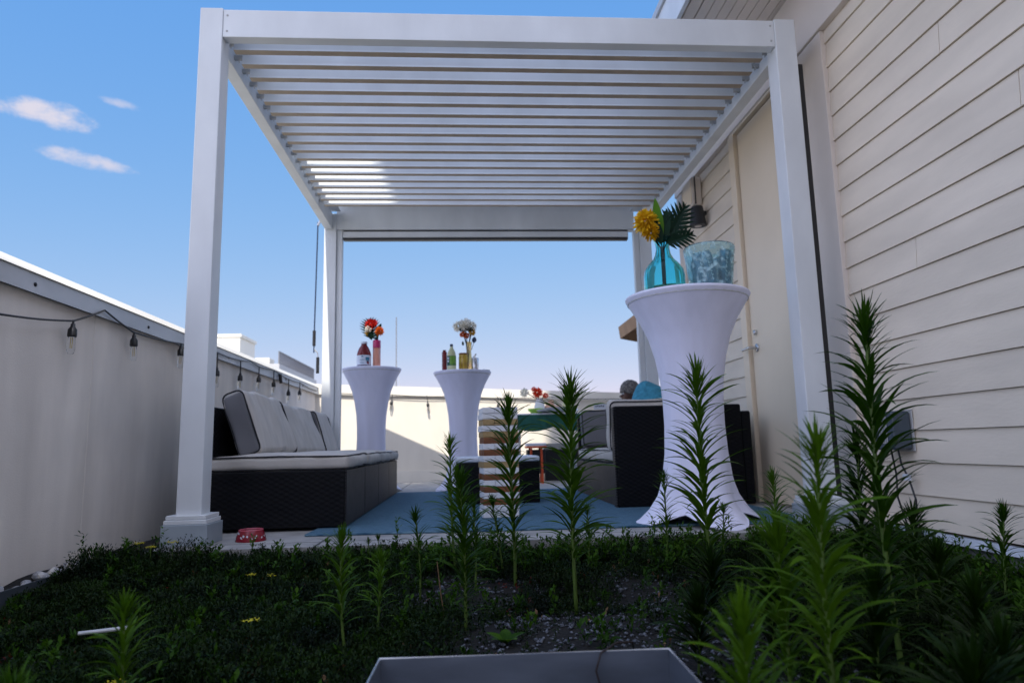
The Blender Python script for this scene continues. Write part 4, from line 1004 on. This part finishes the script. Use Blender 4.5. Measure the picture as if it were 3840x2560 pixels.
def gnoise(x, y, s, o=0): return np.array([mnoise.noise(Vector((a * s + o, b_ * s, o))) for a, b_ in zip(x, y)])
BOXX0, BOXX1, BOXY0, BOXY1 = -.165, .34, .70, 1.20
def scatter_cover(n, seed, prob, hmin, hmax, leafn, ll, lw, name, mt):
    rg = np.random.default_rng(seed)
    x = rg.uniform(-1.46, 1.84, n); y = rg.uniform(.75, 2.92, n)
    vis = np.abs(x - .07 * y) < .80 * y + .12; x, y = x[vis], y[vis]; n = len(x)
    keep = rg.uniform(0, 1, n) < prob(x, y); keep &= ~((x > BOXX0) & (x < BOXX1) & (y > BOXY0) & (y < BOXY1))
    x, y = x[keep], y[keep]; n = len(x)
    hn = np.clip(.45 + .6 * gnoise(x, y, 4.5, 7) + .7 * gnoise(x, y, 13., 2), 0, 1)
    h = (hmin + (hmax - hmin) * hn) * rg.uniform(.6, 1.25, n)
    h *= 1 - .35 * (y < 1.5)
    h += .045 * np.clip((y - 2.55) / .3, 0, 1) * np.clip((-.85 - x) / .2, 0, 1) * rg.uniform(.4, 1.1, n)
    # leaves
    K = leafn
    az = rg.uniform(0, 2 * PI, (n, K)); el = R(8) + rg.uniform(0, 1, (n, K)) ** .8 * R(70)
    hz = h[:, None] * (.15 + .85 * np.linspace(0, 1, K)[None, :])
    L = ll * rg.uniform(.6, 1.25, (n, K)); Wd = lw * rg.uniform(.7, 1.2, (n, K))
    jx = rg.normal(0, .006, (n, K)); jy = rg.normal(0, .006, (n, K))
    zs = np.array([soil_z(p, q_) for p, q_ in zip(x, y)]) - .006
    base = np.stack([x[:, None] + jx, y[:, None] + jy, zs[:, None] + hz + 0 * az], -1)
    d = np.stack([np.cos(az) * np.cos(el), np.sin(az) * np.cos(el), np.sin(el)], -1); s = np.stack([-np.sin(az), np.cos(az), 0 * az], -1)
    mid = base + d * (L * .55)[..., None]; tip = base + d * L[..., None]; tip[..., 2] -= L * .15
    V = np.stack([base, mid - s * (Wd / 2)[..., None], tip, mid + s * (Wd / 2)[..., None]], 2).reshape(-1, 3)
    F = np.arange(len(V)).reshape(-1, 4)
    return build_np(name, V, F, mt)
def dens(x, y):
    g = gnoise(x, y, 2.6, 1.7); left = np.clip((.05 - x) / .55, 0, 1); back = np.clip((y - 2.35) / .3, 0, 1); right = np.clip((x - .55) / .5, 0, 1)
    return np.clip(np.maximum.reduce([left * .95, back * .95, right * .8, .06 + .9 * g]) + .5 * g * (1 - back), .03, 1)
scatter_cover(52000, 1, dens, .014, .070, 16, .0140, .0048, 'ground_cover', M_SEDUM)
scatter_cover(3000, 5, lambda x, y: np.clip((y - 2.45) / .35, 0, 1) * np.where(x > -.30, 1., .12) + .05 + .8 * np.clip((x - 1.0) / .4, 0, 1), .05, .13, 24, .026, .010, 'ground_cover', M_WEED)
scatter_cover(700, 3, lambda x, y: (gnoise(x, y, 2.1, 9) > .22) * 1., .012, .035, 10, .014, .006, 'ground_cover', M_REDSED)
scatter_cover(900, 15, lambda x, y: (x < .1) * .55 + .2, .02, .06, 16, .030, .009, 'ground_cover', M_WEED)
scatter_cover(500, 16, lambda x, y: .5 + 0 * x, .012, .03, 3, .024, .009, 'leaf_litter', M_DRY)
# gravel
rg = np.random.default_rng(4); n = 16000
x = rg.uniform(-1.44, 1.8, n); y = rg.uniform(1.0, 2.88, n); keep = rg.uniform(0, 1, n) > dens(x, y) * .92; x, y = x[keep], y[keep]; keep = gnoise(x, y, 5., 3) > -.25; x, y = x[keep], y[keep]; n = len(x)
ico = np.array([(1, 0, 0), (-1, 0, 0), (0, 1, 0), (0, -1, 0), (0, 0, 1), (0, 0, -1), (.6, .6, .5), (-.6, .6, .5), (-.6, -.6, .5), (.6, -.6, .5)])
fc = np.array([(4, 0, 6), (4, 6, 2), (4, 2, 7), (4, 7, 1), (4, 1, 8), (4, 8, 3), (4, 3, 9), (4, 9, 0), (5, 2, 0), (5, 1, 2), (5, 3, 1), (5, 0, 3), (0, 2, 6), (2, 1, 7), (1, 3, 8), (3, 0, 9)])
sz = rg.gamma(3., .0011, n) + .0018; sc = sz[:, None, None] * rg.uniform(.6, 1.3, (n, 10, 3)) * np.array([1, 1, .7])
a = rg.uniform(0, 6.28, n); ca, sa = np.cos(a), np.sin(a)
P = ico[None] * sc; P = np.stack([P[..., 0] * ca[:, None] - P[..., 1] * sa[:, None], P[..., 0] * sa[:, None] + P[..., 1] * ca[:, None], P[..., 2]], -1)
zg = np.array([soil_z(p, q) for p, q in zip(x, y)])
P += np.stack([x, y, zg + sz * .4], -1)[:, None, :]
build_np('gravel', P.reshape(-1, 3), (fc[None] + (np.arange(n) * 10)[:, None, None]).reshape(-1, 3), M_GRAVEL)

# yellow sedum flowers, fallen leaf, stick, stalk, broad weed
def star(loc, r, label, group='yellow sedum flowers'):
    b = MB(); rg = random.Random(loc[0])
    for k in range(5):
        cx, cy = (0, 0) if k == 0 else (r * .9 * math.cos(k * 1.57), r * .9 * math.sin(k * 1.57))
        for q in range(6):
            a = q * PI / 3 + rg.uniform(-.2, .2); leaf_blade(b, (cx, cy, rg.uniform(0, .006)), (math.cos(a), math.sin(a), .45), (0, 0, 1), r * .62, r * .26, 3)
    o = empty('sedum_flower', loc, label, 'flower', group)
    b.build('petals', leafY, o); MB().tube([(0, 0, -.06), (0, 0, .0)], .0015, 5).build('stalk', M_STEM, o)
leafY = leaf_mat('sedum_yellow', (.50, .42, .01), (.62, .55, .04), 60, .2)
for loc, r, lab in (((-.535, 1.83, .005), .017, 'yellow sedum bloom in the thick mat near the centre of the bed'), ((-1.27, 2.86, .075), .017, 'left one of the three yellow blooms at the foot of the front left post'),
                    ((-1.20, 2.80, .068), .016, 'middle and lowest of the three yellow blooms at the front left post'), ((-1.135, 2.84, .078), .018, 'right one of the three yellow blooms at the foot of the front left post'),
                    ((-.72, 2.45, .012), .013, 'small pale yellow bloom just below the red pet bowl'), ((-.64, 2.40, .016), .012, 'small pale yellow bloom in front of the left sofa corner'), ((-.66, 1.42, -.005), .014, 'dull yellow bloom low in the left foreground')):
    star(loc, r, lab)
b = MB(); b.tube([(-.905, 1.755, .012), (-.86, 1.762, .014), (-.80, 1.768, .018)], .0045, 8); tag(b.build('plastic_stick', M_COPING), 'white plastic stick lying on the green mat at lower left', 'stick')
b = MB(); leaf_blade(b, (.47, 1.52, -.005), (1, -.1, -.1), (0, 0, 1), .075, .022, curve=.1); tag(b.build('fallen_leaf', M_FALLEN), 'dry orange leaf lying on the gravel right of the metal box', 'leaf')
b = MB(); b.tube([(-.062, 2.02, ZS), (-.075, 2.03, .02), (-.085, 2.05, .10)], .0016, 5); tag(b.build('dry_stalk', M_DRY), 'single thin dry brown stalk standing in the bare gravel', 'stalk')
bw = empty('broadleaf_weed', (.09, 1.75, ZS + .01), 'broad-leaved seedling on the gravel behind the metal box', 'plant')
for a_ in (.3, 1.5, 2.6, 4.0, 5.2):
    b = MB(); leaf_blade(b, (0, 0, 0), (math.cos(a_), math.sin(a_), .8), (0, 0, 1), .055, .035, curve=.3); b.build('leaf', M_WEED, bw)

# sheet-metal box with cord
mb = empty('metal_box', (.085, .95, ZS), 'open sheet-metal box sunk in the planter in the near foreground', 'metal box', rz=-.03)
b = MB(); x0, x1, y0, y1, zt = -.235, .238, -.25, .235, .145
for (a0, a1, c0, c1) in ((x0, x1, y1 - .002, y1), (x0, x1, y0, y0 + .002), (x0, x0 + .002, y0 + .0021, y1 - .0021), (x1 - .002, x1, y0 + .0021, y1 - .0021)): b.box(a0, a1, c0, c1, -.03, zt)
b.box(x0 + .0021, x1 - .0021, y0 + .0021, y1 - .0021, -.03, -.028); b.build('sheet_sides', M_BOX, mb)
b = MB(); b.tube([(x0, y0, zt), (x0, y1, zt), (x1, y1, zt), (x1, y0, zt)], .0022, 6); b.build('rim', M_STEEL, mb)
cdp = MB(); cdp.tube([(.30, 1.30, .05), (.28, 1.225, .085), (.245, 1.19, .095), (.215, 1.172, .085), (.205, 1.165, .06), (.215, 1.16, .02), (.22, 1.15, -.03)], .0017, 6)
tag(cdp.build('brown_cord', M_CORD, smooth=True), 'thin brown cord draped over the rear rim of the metal box', 'cord')

# ------------------------------------------------------------------ horseweed plants
def weed(name, base, top, leaf_len, nleaf, seed, label, mt=M_WEED, start=.12, lw=.088, tuft=64):
    rg = np.random.default_rng(seed)
    bx, by = base; tx, tz = top; H = tz - ZS
    o = empty(name, (bx, by, ZS), label, 'plant', 'horseweed plants in the planter')
    amp = .022 * min(1, H) * rg.uniform(.3, 1.2); ph = rg.uniform(0, 6)
    def sp(t): 
        return np.stack([(tx - bx) * t + amp * np.sin(3 * t + ph) - amp * np.sin(ph) * (1 - t) - amp * np.sin(3 + ph) * t, amp * np.cos(2.5 * t + ph) * t, H * t * .965], -1)
    tt = np.linspace(0, 1, 16)
    r0 = .0022 + .0036 * min(1.2, H / .6)
    st = MB(); st.tube([tuple(p) for p in sp(tt)], r0, 8, r1=r0 * .45); st.build('stem', M_STEM, o, True)
    # leaf parameters
    t = np.r_[start + (1 - start) * (np.linspace(0, 1, nleaf) ** .92) * .93, rg.uniform(.91, 1.0, tuft)]
    nleaf_tot = len(t)
    N = len(t); az = np.arange(N) * 2.39996 + rg.normal(0, .25, N)
    up = np.clip((t - .55) / .45, 0, 1)
    el0 = R(42) + R(14) * np.clip(t / .6, 0, 1) + rg.normal(0, R(9), N)
    droop = (R(62) - R(14) * np.clip(t / .8, 0, 1)) * rg.uniform(.6, 1.3, N)
    ln = leaf_len * (.82 + .30 * np.sin(PI * np.clip(t, 0, 1)) - .12 * up ** 4) * rg.uniform(.62, 1.22, N)
    ln *= np.where(t < .3, .75, 1.)
    tf = np.arange(N) >= nleaf; uu = rg.uniform(0, 1, tf.sum()); el0[tf] = R(40) + R(46) * uu; droop[tf] = R(16) * rg.uniform(-.8, 1.3, tf.sum()); ln[tf] = leaf_len * (.56 + .06 * uu) * rg.uniform(.85, 1.1, tf.sum())
    wd = ln * lw * rg.uniform(.8, 1.2, N) * (1 - .25 * up)
    S = 7; ps = np.linspace(0, 1, S + 1)
    B = sp(t); h = np.stack([np.cos(az), np.sin(az), 0 * az], -1); sd = np.stack([-np.sin(az), np.cos(az), 0 * az], -1)
    pos = B.copy(); V = np.zeros((N, S + 1, 3, 3))
    tw = rg.normal(0, .35, N)
    for i, p in enumerate(ps):
        e = el0 - droop * p ** 1.2
        dirn = h * np.cos(e)[:, None] + np.array([0, 0, 1.]) * np.sin(e)[:, None]
        nrm = -h * np.sin(e)[:, None] + np.array([0, 0, 1.]) * np.cos(e)[:, None]
        sdt = sd * np.cos(tw * p)[:, None] + nrm * np.sin(tw * p)[:, None]
        if i: pos = pos + dirn * (ln / S)[:, None]
        w = wd * (np.sin(PI * min(1, .10 + .90 * p)) ** .85 if p < 1 else .02) 
        if i in (2, 4): w = w * 1.15
        if i in (3, 5): w = w * .92
        V[:, i, 0] = pos - sdt * (w / 2)[:, None] + nrm * (w * .16)[:, None]; V[:, i, 1] = pos; V[:, i, 2] = pos + sdt * (w / 2)[:, None] + nrm * (w * .16)[:, None]
    base_i = (np.arange(N) * (S + 1) * 3)[:, None, None]
    f = []
    for i in range(S):
        a = i * 3; f += [(a, a + 1, a + 4, a + 3), (a + 1, a + 2, a + 5, a + 4)]
    F = (np.array(f)[None] + base_i).reshape(-1, 4)
    build_np('leaves', V.reshape(-1, 3), F, mt, None, True, o)
    return o
WEEDS = [
 ((.862, 1.40), (.867, .745), .092, 120, 'tallest horseweed, rising in front of the lap siding at right', M_WEED, .10),
 ((.678, 1.95), (.670, .675), .098, 105, 'tall horseweed standing before the near white-covered table', M_WEED, .12),
 ((.311, 2.05), (.316, .660), .096, 95, 'tall horseweed against the right sofa, straight and bare at the foot', M_WEED, .22),
 ((.161, 2.40), (.148, .622), .088, 90, 'tall horseweed standing in front of the block tower', M_WEED, .14),
 ((-.036, 2.60), (-.059, .490), .062, 70, 'slender horseweed tip rising over the bushy weed left of the block tower', M_WEED, .2),
 ((-.005, 1.90), (-.021, .390), .066, 120, 'dense bushy horseweed left of the block tower', M_WEED, .1),
 ((-.150, 2.30), (-.165, .243), .048, 40, 'short horseweed at the left edge of the bushy clump before the rug', M_WEED, .2),
 ((-.292, 1.75), (-.303, .245), .055, 46, 'blurred horseweed in front of the left sofa corner', M_WEEDN, .25),
 ((-.554, 1.25), (-.576, .200), .052, 40, 'blurred horseweed standing alone in the thick mat at left', M_WEEDN, .3),
 ((-.582, 1.02), (-.610, .142), .060, 40, 'blurred horseweed tip in the bottom left corner', M_WEEDN, .3),
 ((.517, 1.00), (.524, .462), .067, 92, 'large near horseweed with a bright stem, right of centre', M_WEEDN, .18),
 ((.931, 1.65), (.955, .462), .070, 85, 'dark horseweed half hidden behind the tallest one', M_THICK, .1),
 ((.329, .85), (.330, .245), .066, 52, 'bright blurred horseweed in the near foreground right of the metal box', M_WEEDN, .3),
 ((1.068, 2.40), (1.074, .333), .060, 55, 'small horseweed at the right foot of the near table', M_WEED, .15),
 ((.537, 1.20), (.533, .306), .078, 70, 'wide blurred horseweed left of the bright-stemmed one', M_WEEDN, .2),
 ((1.525, 1.95), (1.556, .232), .058, 48, 'small horseweed alone by the foot of the siding at far right', M_WEED, .2),
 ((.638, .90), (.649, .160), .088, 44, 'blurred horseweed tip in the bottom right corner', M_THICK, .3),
 ((.734, 2.60), (.741, .330), .052, 52, 'small horseweed at the left foot of the near table', M_WEED, .15),
 ((-.330, 2.75), (-.339, .104), .030, 22, 'right one of two tiny horseweeds at the deck edge', M_WEED, .3),
 ((-.361, 2.72), (-.371, .096), .026, 20, 'left one of two tiny horseweeds at the deck edge', M_WEED, .3),
 ((.442, 2.60), (.446, .214), .046, 40, 'short horseweed just right of the straight bare-footed one', M_WEED, .2),
 ((.950, 2.60), (.964, .200), .046, 40, 'short horseweed below the centre of the near table', M_WEED, .2),
 ((.131, 2.55), (.092, .260), .048, 46, 'short horseweed at the lower left of the block tower', M_WEED, .15),
 ((.026, 2.35), (.021, .280), .050, 50, 'horseweed in the right side of the bushy clump', M_WEED, .15),
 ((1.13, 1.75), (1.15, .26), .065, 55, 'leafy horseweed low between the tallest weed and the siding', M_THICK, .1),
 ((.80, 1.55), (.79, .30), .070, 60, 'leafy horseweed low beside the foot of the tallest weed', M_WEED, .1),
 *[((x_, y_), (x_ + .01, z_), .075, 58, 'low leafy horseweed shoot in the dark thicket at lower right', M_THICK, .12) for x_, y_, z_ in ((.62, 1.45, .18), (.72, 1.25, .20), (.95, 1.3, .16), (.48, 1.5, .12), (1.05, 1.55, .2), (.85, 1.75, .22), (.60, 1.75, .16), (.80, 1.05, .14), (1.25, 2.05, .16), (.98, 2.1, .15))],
 ((-.235, 1.9), (-.225, .165), .045, 36, 'low horseweed beside the blurred one before the sofa corner', M_WEED, .2),
]
for i, (ba_, to_, ll, nl, lab, mt_, stt) in enumerate(WEEDS):
    weed('horseweed', ba_, (to_[0], to_[1] - ll * .55), ll * 1.40, int(nl * 1.38), 100 + i, lab, mt_, stt)

# ------------------------------------------------------------------ light, sky, camera
sun_to = Vector((-SA, -1, SB)).normalized()
sl_ = bpy.data.lights.new('sun', 'SUN'); sl_.energy = 5.; sl_.angle = R(.35); sl_.color = (1., .95, .86)
so2 = bpy.data.objects.new('sun', sl_); COL.objects.link(so2); so2.rotation_euler = sun_to.to_track_quat('Z', 'Y').to_euler(); so2.location = (0, -10, 20)

wd_ = bpy.data.worlds.new('World'); scn.world = wd_; wd_.use_nodes = True; nt = wd_.node_tree; nt.nodes.clear()
wo_ = nt.nodes.new('ShaderNodeOutputWorld'); bg = nt.nodes.new('ShaderNodeBackground'); nt.links.new(bg.outputs[0], wo_.inputs[0])
sky = nt.nodes.new('ShaderNodeTexSky'); sky.sky_type = 'NISHITA'; sky.sun_disc = False
sky.sun_elevation = math.asin(sun_to.z); sky.sun_rotation = math.atan2(sun_to.x, sun_to.y); sky.air_density = 1.0; sky.dust_density = .4; sky.ozone_density = 1.4
bg.inputs['Strength'].default_value = .15
# three small clouds fixed in the sky by direction
tcw = nt.nodes.new('ShaderNodeTexCoord')
def VM(op, a, b_=None, out=0):
    n = nt.nodes.new('ShaderNodeVectorMath'); n.operation = op
    for i, q in enumerate((a, b_)):
        if q is None: continue
        if isinstance(q, (tuple, list, Vector)): n.inputs[i].default_value = tuple(q)
        else: nt.links.new(q, n.inputs[i])
    return n.outputs['Value'] if op == 'DOT_PRODUCT' else n.outputs[0]
def MM(op, a, b_=None):
    n = nt.nodes.new('ShaderNodeMath'); n.operation = op
    for i, q in enumerate((a, b_)):
        if q is None: continue
        if isinstance(q, (int, float)): n.inputs[i].default_value = q
        else: nt.links.new(q, n.inputs[i])
    return n.outputs[0]
nz = nt.nodes.new('ShaderNodeTexNoise'); nz.inputs['Scale'].default_value = 26.; nz.inputs['Detail'].default_value = 8.; nz.inputs['Roughness'].default_value = .62
mpw = nt.nodes.new('ShaderNodeMapping'); mpw.inputs['Scale'].default_value = (1, 1, 1.9); nt.links.new(tcw.outputs['Generated'], mpw.inputs[0]); nt.links.new(mpw.outputs[0], nz.inputs['Vector'])
total = None
for (d, ru, rv, tilt, dn, seed) in (((-.484, .782, .393), .078, .0155, -.02, 1., 0), ((-.456, .817, .353), .068, .0115, -.08, .85, 1), ((-.409, .811, .419), .028, .0065, -.14, .6, 2)):
    d = Vector(d).normalized(); rt = d.cross(Vector((0, 0, 1))).normalized(); up = rt.cross(d)
    r2 = rt * math.cos(tilt) + up * math.sin(tilt); u2 = up * math.cos(tilt) - rt * math.sin(tilt)
    a = MM('DIVIDE', VM('DOT_PRODUCT', tcw.outputs['Generated'], r2), ru); b_ = MM('DIVIDE', VM('DOT_PRODUCT', tcw.outputs['Generated'], u2), rv)
    q = MM('ADD', MM('MULTIPLY', a, a), MM('MULTIPLY', b_, b_))
    f = MM('SUBTRACT', 1.0, q)                                  # 1 at the centre, 0 on the ellipse
    f = MM('ADD', f, MM('MULTIPLY', MM('SUBTRACT', nz.outputs[0], .52), 3.0))
    mr = nt.nodes.new('ShaderNodeMapRange'); mr.interpolation_type = 'SMOOTHSTEP'; mr.inputs['From Min'].default_value = .0; mr.inputs['From Max'].default_value = 1.25; mr.inputs['To Max'].default_value = dn
    nt.links.new(f, mr.inputs['Value'])
    g = nt.nodes.new('ShaderNodeMapRange'); g.inputs['From Min'].default_value = 3.2; g.inputs['From Max'].default_value = 1.2; nt.links.new(q, g.inputs['Value'])
    front = MM('GREATER_THAN', VM('DOT_PRODUCT', tcw.outputs['Generated'], d), .5)
    cc_ = MM('MULTIPLY', MM('MULTIPLY', mr.outputs[0], g.outputs[0]), front)
    total = cc_ if total is None else MM('MAXIMUM', total, cc_)
mxw = nt.nodes.new('ShaderNodeMix'); mxw.data_type = 'RGBA'; nt.links.new(total, mxw.inputs[0])
sepc = nt.nodes.new('ShaderNodeSeparateColor'); cmb = nt.nodes.new('ShaderNodeCombineColor'); nt.links.new(sky.outputs[0], sepc.inputs[0])
for k_, (g_, m_) in enumerate(((.88, .99), (.42, 2.04), (.09, 4.95))):       # camera-like tone of a hazy afternoon sky
    nt.links.new(MM('MULTIPLY', MM('POWER', sepc.outputs[k_], g_), m_), cmb.inputs[k_])
sxyz = nt.nodes.new('ShaderNodeSeparateXYZ'); nt.links.new(tcw.outputs['Generated'], sxyz.inputs[0])
rear_fill = nt.nodes.new('ShaderNodeMapRange'); rear_fill.interpolation_type = 'SMOOTHSTEP'; rear_fill.inputs['From Min'].default_value = .42; rear_fill.inputs['From Max'].default_value = -.25; rear_fill.inputs['To Max'].default_value = .85  # added bright sky behind the camera, out of view, to lift the ambient light
nt.links.new(sxyz.outputs[1], rear_fill.inputs['Value'])
bmix = nt.nodes.new('ShaderNodeMix'); bmix.data_type = 'RGBA'; nt.links.new(rear_fill.outputs[0], bmix.inputs[0]); nt.links.new(cmb.outputs[0], bmix.inputs[6]); bmix.inputs[7].default_value = (8.9, 9.6, 12.9, 1)
nt.links.new(bmix.outputs[2], mxw.inputs[6]); mxw.inputs[7].default_value = (4.9, 4.75, 5.5, 1)
nt.links.new(mxw.outputs[2], bg.inputs['Color'])

cam = bpy.data.cameras.new('camera'); co_ = bpy.data.objects.new('camera', cam); COL.objects.link(co_); scn.camera = co_
f_, p_, r_, y_ = 1584.327, .1504, .0230, .0700
Fv = Vector((math.sin(y_) * math.cos(p_), math.cos(y_) * math.cos(p_), math.sin(p_))); Rt = Vector((math.cos(y_), -math.sin(y_), 0)); Up = Rt.cross(Fv)
c_, s_ = math.cos(r_), math.sin(r_); R2 = Rt * c_ - Up * s_; U2 = Rt * s_ + Up * c_
mw = Matrix(((R2.x, U2.x, -Fv.x, 0), (R2.y, U2.y, -Fv.y, 0), (R2.z, U2.z, -Fv.z, .42), (0, 0, 0, 1)))
co_.matrix_world = mw
cam.sensor_fit = 'HORIZONTAL'; cam.sensor_width = 36; cam.lens = 36 * f_ / 2352; cam.clip_end = 4000; cam.clip_start = .02
cam.dof.use_dof = True; cam.dof.focus_distance = 2.2; cam.dof.aperture_fstop = 4.2

scn.view_settings.view_transform = 'Standard'; scn.view_settings.look = 'None'; scn.view_settings.exposure = 0; scn.view_settings.gamma = 1
scn.render.engine = 'CYCLES'
scn.cycles.max_bounces = 10; scn.cycles.transparent_max_bounces = 8; scn.cycles.caustics_refractive = True
scn.cycles.use_denoising = True
